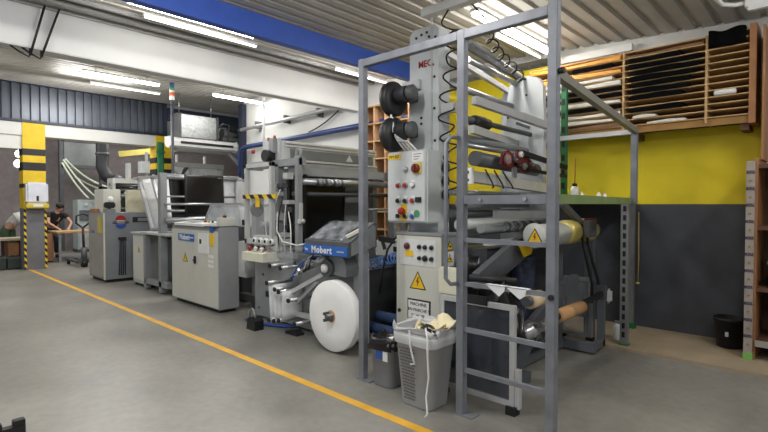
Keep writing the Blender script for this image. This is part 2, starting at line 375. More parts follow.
# ------------------------------------------------------------------ people
def skinmesh(name, nodes, edges, root=0, sub=2):
    me = bpy.data.meshes.new(name); me.from_pydata([n[:3] for n in nodes], edges, [])
    o = bpy.data.objects.new(name, me); C.objects.link(o)
    md = o.modifiers.new('s', 'SKIN'); md.use_smooth_shade = True
    for i, n in enumerate(nodes):
        r = n[3]; me.skin_vertices[0].data[i].radius = (r, r if len(n) < 5 else n[4])
        me.skin_vertices[0].data[i].use_root = (i == root)
    s = o.modifiers.new('u', 'SUBSURF'); s.levels = sub; s.render_levels = sub
    bpy.context.view_layer.update()
    out = bpy.data.meshes.new_from_object(o.evaluated_get(bpy.context.evaluated_depsgraph_get()))
    bpy.data.objects.remove(o); return out
def chain(pts, rads, root=0):
    return skinmesh('c', [(*p, r) for p, r in zip(pts, rads)], [(i, i + 1) for i in range(len(pts) - 1)], root)
def person(name, label, J, shirt, trousers, hairm, sleeve=.5):
    # J: joints in world coordinates
    t = thing(name, (J['hip'][0], J['hip'][1], 0), label, 'person')
    lerp = lambda a, b, k: tuple(V(a).lerp(V(b), k))
    hip, ch, nk, hd = J['hip'], J['chest'], J['neck'], J['head']
    N = [(*hip, .13), (*lerp(hip, ch, .5), .125), (*ch, .14), (*nk, .055), (*lerp(nk, hd, .45), .06), (*hd, .095), (*(V(hd) + V(J['up']) * .08), .08)]
    E_ = [(0, 1), (1, 2), (2, 3), (3, 4), (4, 5), (5, 6)]
    face = V(J['face'])
    for sd in ('l', 'r'):
        b = len(N)
        sh, el, wr_ = J['sh' + sd], J['el' + sd], J['wr' + sd]
        N += [(*sh, .065), (*lerp(sh, el, .5), .05), (*el, .042), (*lerp(el, wr_, .4), .042), (*wr_, .028)]
        E_ += [(2, b), (b, b + 1), (b + 1, b + 2), (b + 2, b + 3), (b + 3, b + 4)]
        d = (V(wr_) - V(el)).normalized(); sv = d.cross(V((0, 0, 1))).normalized()
        pm = len(N); N.append((*(V(wr_) + d * .06), .035)); E_.append((b + 4, pm))
        for k in range(4):
            f0 = V(wr_) + d * .1 + sv * (.03 - .02 * k); L = (.05, .06, .055, .042)[k]; n = len(N)
            N += [(*f0, .011), (*(f0 + d * L * .6 - V((0, 0, .008))), .0095), (*(f0 + d * L - V((0, 0, .03))), .008)]; E_ += [(pm, n), (n, n + 1), (n + 1, n + 2)]
        n = len(N); f0 = V(wr_) + d * .05 + sv * (.045 if sd == 'l' else -.045)
        N += [(*f0, .012), (*(f0 + d * .04 - V((0, 0, .01))), .01)]; E_ += [(pm, n), (n, n + 1)]
        b = len(N); hp, kn, an, toe = J['hp' + sd], J['kn' + sd], J['an' + sd], J['toe' + sd]
        N += [(*hp, .09), (*lerp(hp, kn, .5), .075), (*kn, .058), (*lerp(kn, an, .35), .055), (*an, .04), (*toe, .035)]
        E_ += [(0, b), (b, b + 1), (b + 1, b + 2), (b + 2, b + 3), (b + 3, b + 4), (b + 4, b + 5)]
    body = skinmesh('body', N, E_, 0, 1)
    # nose and ears added into the same body mesh
    mb = MB(); mb.bm.from_mesh(body)
    side = face.cross(V((0, 0, 1))).normalized()
    mb.ball(V(hd) + face * .1 - V((0, 0, .005)), .018, 1, (1, 1, 1.5))
    for s_ in (-1, 1): mb.ball(V(hd) + side * s_ * .09, .025, 1, (.6, .6, 1.2))
    bo = P('body', mb, skin_m, t)
    for s_ in (-1, 1): P('eye', MB().ball(V(hd) + face * .088 + side * s_ * .033 + V((0, 0, .02)), .011, 1), blk, t)
    hb = MB(); hb.ball(V(hd) - face * .02 + V(J['up']) * .045, .112, 3, (1, 1, .95)); hb.ball(V(hd) - face * .05 - V((0, 0, .02)), .085, 2)
    P('hair', hb, hairm, t)
    sn = [(*hip, .15), (*lerp(hip, ch, .5), .15), (*ch, .165), (*lerp(ch, nk, .75), .08)]; se = [(0, 1), (1, 2), (2, 3)]
    for sd in ('l', 'r'):
        b = len(sn); sh, el = J['sh' + sd], J['el' + sd]
        sn += [(*sh, .085), (*lerp(sh, el, sleeve), .07)]; se += [(2, b), (b, b + 1)]
        if sleeve >= .9: sn.append((*lerp(el, J['wr' + sd], .8), .05)); se.append((b + 1, b + 2))
    place(skinmesh('shirt', sn, se, 0, 2), 'shirt', shirt, t)
    tn = [(*hip, .155), (*lerp(hip, ch, .2), .14)]; te = [(0, 1)]
    for sd in ('l', 'r'):
        b = len(tn); hp, kn, an = J['hp' + sd], J['kn' + sd], J['an' + sd]
        tn += [(*hp, .11), (*lerp(hp, kn, .5), .095), (*kn, .08), (*lerp(kn, an, .9), .07)]; te += [(0, b), (b, b + 1), (b + 1, b + 2), (b + 2, b + 3)]
        sb = MB(); tv = V(J['toe' + sd]) - V(an); tv.z = 0; c = V(an) + tv * .55; sb.ball((c.x, c.y, .05), .13, 2, (1 if abs(tv.x) > abs(tv.y) else .5, 1 if abs(tv.y) > abs(tv.x) else .5, .38)); P('shoe', sb, blk, t)
    place(skinmesh('trousers', tn, te, 0, 2), 'trousers', trousers, t)
    return t
person('person', 'person in a black T-shirt leaning over the wooden table behind the striped column',
       dict(hip=(-17.2, 3.7, .93), chest=(-17.0, 3.78, 1.22), neck=(-16.9, 3.83, 1.38), head=(-16.8, 3.86, 1.5), up=(.25, .1, .95), face=(.85, .2, -.4),
            shl=(-16.95, 4.0, 1.3), ell=(-16.72, 4.12, 1.05), wrl=(-16.48, 4.0, .9), shr=(-16.98, 3.6, 1.3), elr=(-16.74, 3.55, 1.05), wrr=(-16.5, 3.72, .9),
            hpl=(-17.22, 3.82, .88), knl=(-17.15, 3.84, .48), anl=(-17.2, 3.84, .09), toel=(-17.02, 3.84, .05),
            hpr=(-17.22, 3.58, .88), knr=(-17.15, 3.56, .48), anr=(-17.2, 3.56, .09), toer=(-17.02, 3.56, .05)), tshirt, dtrous, hair_m)
person('person', 'person in a white shirt and green trousers bending forward left of the striped column',
       dict(hip=(-16.55, 2.58, .98), chest=(-16.35, 2.82, 1.3), neck=(-16.2, 2.97, 1.38), head=(-16.08, 3.08, 1.38), up=(.4, .4, .7), face=(.6, .6, -.5),
            shl=(-16.45, 2.98, 1.32), ell=(-16.25, 3.12, 1.08), wrl=(-16.05, 3.2, .95), shr=(-16.2, 2.72, 1.3), elr=(-16.02, 2.86, 1.05), wrr=(-15.9, 3.02, .95),
            hpl=(-16.63, 2.66, .9), knl=(-16.6, 2.7, .48), anl=(-16.65, 2.68, .09), toel=(-16.5, 2.8, .05),
            hpr=(-16.47, 2.48, .9), knr=(-16.42, 2.5, .48), anr=(-16.47, 2.5, .09), toer=(-16.32, 2.6, .05)), wshirt, gtrous, hair_m, .95)

# ------------------------------------------------------------------ back room
def table(name, x0, x1, y0, y1, h, label, top, leg):
    t = thing(name, ((x0 + x1) / 2, (y0 + y1) / 2, 0), label, 'table')
    P('table_top', MB().box(x0, x1, y0, y1, h - .05, h, .008), top, t)
    P('apron', MB().box(x0 + .04, x1 - .04, y0 + .04, y0 + .07, h - .14, h - .05).box(x0 + .04, x1 - .04, y1 - .07, y1 - .04, h - .14, h - .05), leg, t)
    for xx in (x0 + .05, x1 - .11):
        for yy in (y0 + .05, y1 - .11): P('leg', MB().box(xx, xx + .06, yy, yy + .06, 0, h - .05), leg, t)
    return t
table('work_table', -16.62, -15.6, 3.5, 4.85, .84, 'wooden topped work table on grey metal legs by the person in black', wood, mach)
one('wooden_crate', MB().box(-16.3, -15.9, 3.3, 3.46, 0, .03).box(-16.3, -15.9, 3.3, 3.33, 0, .78).box(-16.3, -15.9, 3.43, 3.46, 0, .78).box(-16.3, -16.27, 3.33, 3.43, 0, .78).box(-15.93, -15.9, 3.33, 3.43, 0, .78), wood_o, 'tall narrow orange wooden crate at the end of the work table', 'crate')
t = thing('work_bench', (-15.5, 2.2, 0), 'low bench with pale top at the left edge of the photo', 'bench')
P('bench_top', MB().box(-15.8, -15.2, 1.7, 2.72, .68, .74, .01), M('pale_board', (196, 180, 152), .6), t)
for yy in (1.75, 2.3, 2.62): P('leg', MB().box(-15.75, -15.25, yy, yy + .06, 0, .68), wood_d, t)
P('box_shelf', MB().box(-15.7, -15.3, 2.36, 2.6, .3, .62), wood_o, t)
for i, (y0, y1, h, lab) in enumerate(((1.75, 2.25, .32, 'dark green plastic crate on the floor at the left edge'), (2.28, 2.68, .3, 'dark crate on the floor against the striped column'))):
    t = thing('storage_crate', (-14.95, (y0 + y1) / 2, 0), lab, 'crate')
    P('body', MB().box(-15.15, -14.75, y0, y1, 0, .02).box(-14.78, -14.75, y0, y1, 0, h).box(-15.15, -15.12, y0, y1, 0, h).box(-15.12, -14.78, y0, y0 + .03, 0, h).box(-15.12, -14.78, y1 - .03, y1, 0, h), M('crate_dark', (44, 52, 48), .5), t)
    P('rim', MB().box(-14.77, -14.73, y0 - .01, y1 + .01, h - .05, h), M('crate_rim', (60, 72, 64), .5), t)
# dispenser box on the column
t = thing('wall_box', (-14.3, 2.8, 1.55), 'pale translucent plastic box fixed on the striped column', 'dispenser')
P('cover', MB().box(-14.37, -14.18, 2.57, 3.02, 1.62, 2.13, .04), M('frosted_plastic', (212, 214, 222), .35), t)
P('base_tray', MB().box(-14.37, -14.16, 2.56, 3.03, 1.5, 1.62, .02), M('tray_yellow', (204, 182, 60), .5), t)
P('window', MB().box(-14.181, -14.172, 2.77, 2.82, 1.68, 1.8), blk, t); P('label_plate', MB().box(-14.162, -14.155, 2.7, 2.9, 1.54, 1.6), white_p, t)
# spot lamps at far left
for (y, z, lab) in ((2.95, 3.03, 'upper of two bright round spot lamps left of the striped column'), (2.92, 2.75, 'lower of two bright round spot lamps left of the striped column')):
    t = thing('spot_lamp', (-17, y, z), lab, 'lamp', 'spot lamps left of the column')
    P('shade', MB().lathe([(.05, -.2), (.1, -.1), (.13, 0), (.12, -.01)], (-17, y, z), 'x', 20), steel, t)
    P('bulb', MB().lathe([(.11, -.005), (.09, .012), (.02, .03)], (-17, y, z), 'x', 20), M('spot_glow', (255, 252, 244), emit=14), t)
    P('bracket', MB().path([(-17.12, y, z), (-17.3, y + (.1 if z < 2.9 else 0), z), (-17.3, y + (.1 if z < 2.9 else 0), ceil(-17.3) + .02)], .015), mach_d, t)
# roller door and lamp of the back room
t = thing('roller_shutter', (-19.5, 5.0, 2.6), 'grey metal shutter panel high in the back room', 'shutter')
P('panel', MB().box(-19.5, -19.4, 4.6, 5.7, 2.95, 3.75), M('shutter_grey', (120, 124, 124), .4, .3), t)
P('lower_rail', MB().box(-19.55, -19.35, 4.5, 5.8, 2.85, 2.96), mach_d, t); P('upper_rail', MB().box(-19.55, -19.35, 4.5, 5.8, 3.75, 3.86), mach_d, t)
for y in (4.45, 5.7): P('side_rail', MB().box(-19.55, -19.35, y, y + .12, 0, 4.7), mach_d, t)
for k, (z, lab) in enumerate(((4.25, 'lower dark pipe crossing high in the back room'), (4.38, 'upper dark pipe crossing high in the back room'))):
    t = thing('roof_pipe', (-18.6, 4.5, z), lab, 'pipe'); P('tube', MB().tube((-18.6, 3.2, z - .1), (-18.6, 8, z - .1), .04), mach_d, t)
    for yy in (3.5, 7.5): P('hanger', MB().tube((-18.6, yy, z - .06), (-18.6, yy, ceil(-18.6) + .02), .012), mach_d, t)
t = thing('ceiling_light', (-17, 8.2, 3.9), 'tube light deep in the back room beneath a yellow beam', 'ceiling light')
P('housing', MB().bar((-17, 7.6, 3.62), (-17, 8.9, 3.78), .12, .06), white_p, t); P('diffuser', MB().tube((-17, 7.65, 3.57), (-17, 8.85, 3.73), .06), tube_on, t)
P('hanger', MB().tube((-17, 8.2, 3.7), (-17, 8.2, ceil(-17) + .02), .012), mach_d, t)
one('crane_beam', MB().bar((-19, 6.2, 3.4), (-17.6, 9.6, 3.95), .18, .2).tube((-18.6, 7.2, 3.6), (-18.6, 7.2, ceil(-18.6) + .03), .03), M('dull_yellow', (168, 156, 70), .6), 'dull yellow steel beam under the roof of the back room', 'beam')
t = thing('exhaust_duct', (-17.6, 5.25, 2), 'fat black flexible exhaust duct hanging in the back room', 'duct')
P('hose', MB().path([(-17.6, 5.25, 4.68), (-17.6, 5.25, 3.2), (-17.55, 5.22, 2.8), (-17.4, 5.3, 2.5), (-17.3, 5.5, 2.38)], .19, 16), M('duct_black', (34, 36, 40), .6, bump=.2), t)
P('collar', MB().tube((-17.32, 5.46, 2.4), (-17.25, 5.7, 2.3), .21, 16), mach_d, t)
P('clamp', MB().lathe([(.2, 3.2), (.21, 3.22), (.21, 3.27), (.2, 3.29)], (-17.6, 5.25, 0), 'z', 16), mach_d, t)
t = thing('ink_unit', (-16.9, 5.4, 0), 'dark machine block with black motors beneath the black exhaust duct', 'machine')
P('base', MB().box(-17.2, -16.8, 4.95, 6.1, 0, 1.5), M('dark_teal_grey', (70, 76, 78), .5), t); P('top_plate', MB().box(-17.25, -16.75, 4.9, 6.15, 1.5, 1.56), mach_l, t)
for k in range(5): P('motor', MB().tube((-16.95, 5.0 + .22 * k, 1.56), (-16.95, 5.0 + .22 * k, 1.8 + .1 * (k % 3)), .075, 14), blk, t)
P('rack_bar', MB().box(-17.05, -16.95, 4.95, 6.1, 2.05, 2.15), blk, t)
for y in (4.97, 6.02): P('rack_post', MB().box(-17.05, -16.95, y, y + .06, 1.56, 2.3), mach_d, t)
for k in range(6): P('valve', MB().box(-16.94, -16.84, 5.02 + .18 * k, 5.1 + .18 * k, 1.95, 2.1 + .05 * (k % 2), .006), (blk, mach_d, steel)[k % 3], t)
# hoses sweeping through the back room
HZ = [((-18.6, 4.6, 2.85), (-18.4, 7.4, 2.5), .55), ((-18.6, 4.5, 3.0), (-18.3, 7.6, 2.6), .75), ((-18.5, 4.4, 3.1), (-18.1, 6.6, 2.3), .5), ((-18.45, 4.35, 3.05), (-17.9, 5.2, 1.78), .12), ((-18.4, 4.3, 2.95), (-18.0, 4.95, 1.78), .1), ((-18.5, 4.7, 2.5), (-18.2, 7.0, 2.2), .35)]
for i, (a, b, sg) in enumerate(HZ):
    one('hose', MB().path(curve3(a, b, sg, 16), .03), M('pale_hose', (190, 200, 180), .45), 'pale green-white hose sweeping between the machines in the back room', 'hose', 'pale hoses in the back room')
# grey-white machines of the back room
def far_machine(name, x, y0, y1, h, label, body, detail):
    t = thing(name, (x, (y0 + y1) / 2, 0), label, 'machine')
    P('housing', MB().box(x - .6, x, y0, y1, 0, h, .015), body, t)
    random.seed(int(y0 * 100)); n = max(2, int((y1 - y0) / .4))
    P('plinth', MB().box(x - .58, x + .03, y0 - .02, y1 + .02, 0, .1), mach_d, t)
    for k in range(n):
        ya = y0 + (y1 - y0) * (k + .08) / n; yb = y0 + (y1 - y0) * (k + .92) / n
        P('door', MB().box(x, x + .02, ya, yb, .15, h * .55, .006), detail, t)
        P('panel', MB().box(x, x + .03, ya, yb, h * .6, h * .8, .006), M('panel_dark', (92, 98, 100), .4), t)
        P('handle', MB().box(x + .02, x + .05, yb - .06, yb - .03, h * .3, h * .42), blk, t)
        P('gauge', MB().lathe([(.05, 0), (.05, .03), (.03, .035)], (x, (ya + yb) / 2, h * .9), 'x', 16), white_p, t)
    return t
far_machine('printing_machine', -18.3, 4.7, 5.7, 1.75, 'pale grey printing machine behind the person in black', M('pale_teal_grey', (178, 190, 190), .45), mach_l)
t = thing('press_frame', (-16.3, 6.1, 0), 'pale machine frame with dark rollers beyond the grey cabinet', 'machine')
for yy in (5.1, 7.7): P('side_frame', MB().box(-16.7, -16.2, yy, yy + .08, 0, 2.25).box(-16.75, -16.1, yy - .02, yy + .1, 1.5, 1.65), mach_l, t)
for k, z in enumerate((1.5, 1.68, 1.86, 2.04, 2.2)): P('roller', MB().tube((-16.45 + .12 * (k % 2), 5.1, z), (-16.45 + .12 * (k % 2), 7.7, z), .06), mach_d if k % 2 else steel, t)
P('top_beam', MB().box(-16.7, -16.2, 5.1, 7.78, 2.25, 2.4).box(-16.6, -16.4, 5.6, 5.7, 2.4, 2.9).box(-16.6, -16.4, 6.6, 6.7, 2.4, 2.9), mach_l, t)
P('upper_beam', MB().box(-16.65, -16.35, 6.0, 8.6, 2.62, 2.98), M('cold_white_metal', (196, 200, 204), .5), t)
for yy in (6.2, 7.2, 8.2): P('post', MB().box(-16.6, -16.5, yy, yy + .06, 2.35, 3.3), alu, t)
P('motor_block', MB().box(-16.1, -15.9, 5.3, 5.9, 1.5, 1.8, .02).box(-16.1, -15.95, 6.2, 6.5, 1.6, 1.9, .02), blk, t)
P('lower_body', MB().box(-16.6, -16.25, 5.18, 7.7, .0, 1.35), M('pale_teal_grey'), t)
for i, (y0, z0, w_, lab) in enumerate(((6.7, 0, .9, 'tall light grey machine frame with diagonal braces beyond the air curtain'),)):
    t = thing('tower_frame', (-15.6, 7.4, 0), lab, 'machine')
    for yy in (6.4, 7.2, 8.3): P('post', MB().box(-15.7, -15.55, yy, yy + .1, 0, 2.95), mach_l, t)
    P('brace', MB().bar((-15.6, 6.4, 2.95), (-15.6, 7.6, 1.6), .1, .16), mach_l, t); P('brace', MB().bar((-15.55, 7.2, 2.9), (-15.55, 6.5, 2.0), .08, .1), mach_d, t)
    for z in (2.8, 1.5): P('cross_beam', MB().box(-15.7, -15.5, 6.4, 8.4, z, z + .15), mach_l, t)
    P('panel', MB().box(-15.56, -15.5, 7.75, 8.3, 1.7, 2.75), M('pale_panel', (206, 208, 206), .5), t)
    P('panel', MB().box(-15.75, -15.7, 6.5, 7.7, .2, 1.5), mach_d, t)
t = thing('ribbed_hose', (-14, 7.2, 0), 'grey ribbed hose looping below the dark fan motor', 'hose')
P('tube', MB().path([(-12.6, 7.0, 3.04), (-12.5, 7.3, 2.7), (-12.6, 7.4, 2.2), (-12.8, 7.3, 1.4), (-12.8, 7.3, 0)], .07, 12), mach, t)
t = thing('hand_pallet_truck', (-14.0, 3.75, 0), 'black pallet truck with loop handle left of the grey cabinet', 'pallet truck')
P('handle', MB().path([(-14, 3.7, 1.0), (-14, 3.55, 1.12), (-14, 3.56, 1.3), (-14, 3.7, 1.36), (-14, 3.84, 1.3), (-14, 3.85, 1.12), (-14, 3.7, 1.0)], .022), blk, t)
P('shaft', MB().tube((-14, 3.72, .3), (-14, 3.7, 1.02), .03), blk, t); P('pump', MB().tube((-14, 3.72, .12), (-14, 3.72, .5), .07), mach_d, t)
P('wheel', MB().tube((-14, 3.66, .1), (-14, 3.78, .1), .1, 20), blk, t); P('fork', MB().box(-15.1, -14, 3.58, 3.66, .1, .15).box(-15.1, -14, 3.78, 3.86, .1, .15).box(-14.05, -13.95, 3.58, 3.86, .1, .22), mach_d, t)
for yy in (3.62, 3.82): P('roller', MB().tube((-15.0, yy - .03, .05), (-15.0, yy + .03, .05), .05, 12), blk, t)

# ------------------------------------------------------------------ grey cabinet with emblem
t = thing('electrical_cabinet', (-11.3, 3.5, 0), 'grey electrical cabinet with a red and blue round emblem and hanging cables', 'cabinet')
P('body', MB().box(-11.86, -10.82, 3.25, 4.4, .06, 1.42, .008), M('cabinet_grey', (140, 143, 147), .45, .1, noise=.04), t)
P('plinth', MB().box(-11.8, -10.88, 3.3, 4.35, 0, .06), blk, t)
P('door', MB().box(-11.82, -10.87, 3.235, 3.25, .1, 1.38, .004), M('cabinet_warm_grey', (150, 147, 142), .45), t)
P('edge_strip', MB().box(-10.86, -10.81, 3.23, 3.25, .06, 1.42), cream2, t)
P('sticker', MB().box(-11.2, -10.95, 3.228, 3.236, 1.0, 1.34), M('faded_yellow', (188, 172, 84), .6), t)['label'] = 'faded yellow sticker'
text('ELTEX', .09, (-11.55, 3.232, 1.02), '-y', blu, t)
e = P('emblem', MB().tube((-10.822, 3.55, 1.24), (-10.812, 3.55, 1.24), .0801, 28), white_p, t)
P('emblem_top', MB().prism([(3.55 + .1 * math.cos(a), 1.27 + .1 * math.sin(a)) for a in [PI * i / 14 for i in range(15)]], 'x', -10.82, -10.806), red, e)
P('emblem_bottom', MB().prism([(3.55 + .1 * math.cos(a), 1.19 + .1 * math.sin(a)) for a in [PI + PI * i / 14 for i in range(15)]], 'x', -10.82, -10.806), blu, e)
P('emblem_band', MB().box(-10.82, -10.806, 3.4, 3.7, 1.2, 1.222).box(-10.82, -10.806, 3.4, 3.7, 1.24, 1.25), navy, e)
P('vent_grille', MB().box(-10.82, -10.808, 3.78, 4.18, 1.22, 1.33), blk, t); P('vent_plate', MB().box(-10.82, -10.803, 3.88, 4.1, 1.24, 1.31), mach, t)
P('cable_hook', MB().box(-10.82, -10.75, 3.5, 3.63, .86, .92), blk, t)
for k in range(4): P('cable', MB().path([(-10.76, 3.52 + .03 * k, .9), (-10.77, 3.51 + .035 * k, .5), (-10.77, 3.49 + .04 * k, .16 + .03 * (k % 2)), (-10.775, 3.5 + .04 * k, .14)], .011), M('black_cable', (34, 36, 46), .5), t)
one('instrument_box', MB().box(-11.84, -11.26, 3.36, 3.7, 1.42, 1.92, .012), cream, 'cream instrument box standing at left on the grey cabinet', 'box')
one('instrument_box', MB().box(-11.0, -10.86, 3.7, 4.25, 1.42, 1.9, .012).lathe([(.03, 0), (.03, .01)], (-10.86, 3.9, 1.65), 'x', 14), M('sand_enamel', (206, 200, 172), .45), 'sand coloured box with a dark knob standing on the grey cabinet', 'box')
t = thing('camera_head', (-11.05, 3.42, 1.42), 'black and white camera head on a stand atop the grey cabinet', 'camera')
P('stand', MB().box(-11.25, -10.95, 3.35, 3.5, 1.42, 1.5, .01), mach, t); P('head', MB().box(-11.2, -10.95, 3.34, 3.5, 1.52, 1.64, .02), blk, t); P('neck', MB().tube((-11.08, 3.42, 1.49), (-11.08, 3.42, 1.54), .03), mach_d, t); P('cap', MB().lathe([(.05, 1.64), (.05, 1.72), (.02, 1.76)], (-11.0, 3.42, 0), 'z', 16), white_p, t)
one('parts_tray', MB().box(-11.8, -11.5, 3.26, 3.35, 1.42, 1.5, .008), wood_o, 'small orange brown box on the front left of the grey cabinet top', 'box')

# ------------------------------------------------------------------ web feed unit (frame with rollers and black film)
t = thing('web_feed_unit', (-8.9, 4.3, 0), 'grey roller frame with black film stretched across behind the control cabinet', 'machine')
P('post', MB().box(-8.86, -8.74, 3.52, 3.64, .02, 2.16, .006), mach, t); P('post', MB().box(-8.86, -8.74, 5.02, 5.14, .02, 2.1, .006), mach, t)
P('post', MB().box(-9.55, -9.45, 3.52, 3.62, .02, 1.05, .006), mach, t)
P('base_beam', MB().box(-9.5, -8.5, 3.52, 3.62, .12, .22).box(-9.5, -8.5, 3.62, 3.7, .12, .15), mach, t); P('base_beam', MB().box(-9.5, -8.5, 5.02, 5.12, .12, .22), mach, t)
P('table_top', MB().box(-9.65, -8.45, 3.5, 5.1, 1.04, 1.08, .005), mach_l, t)
P('under_body', MB().box(-9.4, -8.8, 3.8, 5.0, .22, .95), mach_d, t)
for (x, z, r, m) in ((-8.8, 2.1, .05, steel), (-8.82, 1.74, .018, steel), (-8.7, 1.6, .022, steel), (-8.84, 1.48, .03, steel), (-8.7, 1.32, .04, steel), (-8.9, 1.22, .05, mach_d)):
    P('roller', MB().tube((x, 3.58, z), (x, 5.08, z), r, 16), m, t)
P('film', MB().sheet(lambda u, v: (-8.74 + .015 * math.sin(5 * v + 3 * u), 3.95 + .78 * v, 2.15 - .78 * u), 14, 14, .004), blkg, t)
P('film_edge', MB().sheet(lambda u, v: (-8.88 + .02 * u, 3.72 + .3 * v + .05 * u, 2.1 - .75 * u), 8, 4, .004), blkg, t)
P('end_plate', MB().box(-8.77, -8.7, 5.0, 5.16, 1.2, 2.05), alu, t)
P('side_panel', MB().box(-8.9, -8.86, 4.76, 5.02, 1.3, 2.05), film_w, t)
t = thing('low_cabinet', (-9.95, 3.7, 0), 'low pale grey cabinet with a warning triangle beside the roller frame', 'cabinet')
P('body', MB().box(-10.3, -9.6, 3.6, 4.4, .05, 1.02, .006), mach_l, t); P('plinth', MB().box(-10.25, -9.62, 3.62, 4.35, 0, .05), blk, t)
P('door', MB().box(-10.25, -9.66, 3.585, 3.6, .12, .96, .004), cream, t); P('top_plate', MB().box(-10.33, -9.58, 3.57, 4.42, 1.02, 1.05), mach_l, t)
def triangle(cx, cz, s, y, parent, face='-y', other=0):
    if face == '-y':
        o = P('warning_triangle', MB().prism([(cx - s / 2, cz - s * .43), (cx + s / 2, cz - s * .43), (cx, cz + s * .43)], 'y', y - .004, y), blk, parent)
        P('sign_face', MB().prism([(cx - s * .41, cz - s * .38), (cx + s * .41, cz - s * .38), (cx, cz + s * .34)], 'y', y - .006, y - .003), yel, o)
        P('bolt_symbol', MB().prism([(cx + s * .02, cz + s * .16), (cx - s * .1, cz - s * .1), (cx - s * .01, cz - s * .08), (cx - s * .05, cz - s * .3), (cx + s * .1, cz - s * .02), (cx + s * .01, cz - s * .04), (cx + s * .07, cz + s * .16)], 'y', y - .008, y - .005), M('symbol_red_brown', (150, 50, 20), .5), o)
    else:
        o = P('warning_triangle', MB().prism([(cx - s / 2, cz - s * .43), (cx + s / 2, cz - s * .43), (cx, cz + s * .43)], 'x', y, y + .004), blk, parent)
        P('sign_face', MB().prism([(cx - s * .4, cz - s * .37), (cx + s * .4, cz - s * .37), (cx, cz + s * .33)], 'x', y + .003, y + .006), yel, o)
        P('hand_symbol', MB().prism([(cx - s * .16, cz - s * .1), (cx - s * .02, cz + s * .02), (cx + s * .14, cz - s * .02), (cx + s * .18, cz - s * .14), (cx + s * .02, cz - s * .22), (cx - s * .08, cz - s * .12)], 'x', y + .005, y + .008), blk, o)
    return o
triangle(-9.95, .72, .13, 3.585, t)
P('film_guard', MB().box(-10.28, -9.6, 4.1, 4.12, 1.05, 1.5), clear, t)
# inclined film accumulator left of the roller frame
t = thing('web_accumulator', (-9.9, 4.4, 0), 'inclined grey frame with glossy clear film left of the black film', 'machine')
for y in (3.72, 5.3):
    P('inclined_arm', MB().bar((-10.3, y, 2.12), (-9.62, y, 1.12), .05, .07), alu, t); P('inclined_arm', MB().bar((-9.62, y, 2.12), (-8.95, y, 1.12), .05, .07), alu, t)
    P('top_bar', MB().bar((-10.55, y, 2.12), (-8.95, y, 2.12), .05, .05), alu, t); (P('leg', MB().box(-10.6, -10.5, y - .04, y + .04, 0, 2.14), mach, t) if y > 5 else None)
P('film', MB().sheet(lambda u, v: (-10.26 + .62 * u + .02 * math.sin(9 * v), 3.76 + 1.5 * v, 2.1 - .95 * u + .02 * math.sin(14 * v + 6 * u)), 10, 16, .003), film_w, t)
P('film', MB().sheet(lambda u, v: (-9.6 + .62 * u + .02 * math.sin(9 * v), 3.76 + 1.5 * v, 2.1 - .95 * u + .02 * math.sin(14 * v + 6 * u)), 10, 16, .003), film_w, t)
for (x, z) in ((-10.3, 2.12), (-9.62, 2.12), (-9.62, 1.12), (-9.0, 1.14)): P('roller', MB().tube((x, 3.72, z), (x, 5.3, z), .04), steel, t)
P('rear_body', MB().box(-10.48, -10.33, 4.5, 5.6, .05, 1.4), mach, t)

# ------------------------------------------------------------------ control cabinet with sloping desk
t = thing('control_cabinet', (-7.35, 3.7, 0), 'large cream two door control cabinet with a blue name strip', 'cabinet')
P('body', MB().box(-8.12, -6.54, 3.46, 3.78, .05, 1.26, .01), M('cabinet_side_grey', (150, 152, 154), .42, .1, noise=.03), t)
P('plinth', MB().box(-8.05, -6.6, 3.5, 3.75, 0, .05), blk, t)
for (x0, x1) in ((-8.1, -7.31), (-7.305, -6.56)):
    d = P('door', MB().box(x0, x1, 3.44, 3.46, .07, 1.2, .005), cream, t)
    if x0 > -7.5: P('handle', MB().box(-7.27, -7.23, 3.415, 3.44, .68, .8, .006).box(-7.26, -7.2, 3.4, 3.42, .72, .75), blk, d)
for k, x in enumerate((-7.9, -7.7)): pass
P('name_strip', MB().box(-7.83, -7.28, 3.43, 3.44, 1.02, 1.13), signblue, t)
text('Mobert', .115, (-7.6, 3.428, 1.075), '-y', white_p, t, bold=.004); text('ROLLOMATIC', .03, (-7.38, 3.428, 1.075), '-y', white_p, t)
triangle(-7.6, .76, .17, 3.44, t)
P('notice', MB().box(-7.14, -6.82, 3.43, 3.44, .86, 1.16), white_p, t); P('notice_mark', MB().box(-7.09, -7.03, 3.427, 3.431, 1.0, 1.07), blk, t)
P('sticker', MB().box(-6.77, -6.66, 3.43, 3.44, .98, 1.17), yel, t)['label'] = 'yellow sticker'
P('sticker', MB().box(-6.77, -6.66, 3.43, 3.44, 1.18, 1.27), blu, t)['label'] = 'blue sticker'
for z in (.66, .73, .8): P('sticker', MB().box(-6.83, -6.68, 3.432, 3.44, z, z + .045), white_p, t)['label'] = 'small white sticker'
t2 = thing('control_desk', (-7.3, 3.7, 1.26), 'white sloping control desk panel on top of the cream control cabinet', 'control desk')
P('desk_panel', MB().prism([(3.42, 1.262), (3.42, 1.3), (3.74, 1.33), (3.74, 1.262)], 'x', -7.95, -6.95), white_p, t2)
P('desk_base', MB().box(-8.05, -6.56, 3.43, 3.77, 1.262, 1.272), mach_d, t2)
P('display', MB().prism([(3.48, 1.303), (3.48, 1.312), (3.66, 1.329), (3.66, 1.319)], 'x', -7.75, -7.35), M('display_grey', (190, 194, 198), .2), t2)
random.seed(3)
for k in range(6): P('push_button', MB().lathe([(.018, 0), (.018, .03), (.01, .034)], (-7.25 + .05 * k, 3.6, 1.31), 'z', 12), (red, blk, yel, green, white_p, blk)[k], t2)
P('side_box', MB().box(-6.7, -6.58, 3.5, 3.75, 1.272, 1.4, .01), cream, t2)
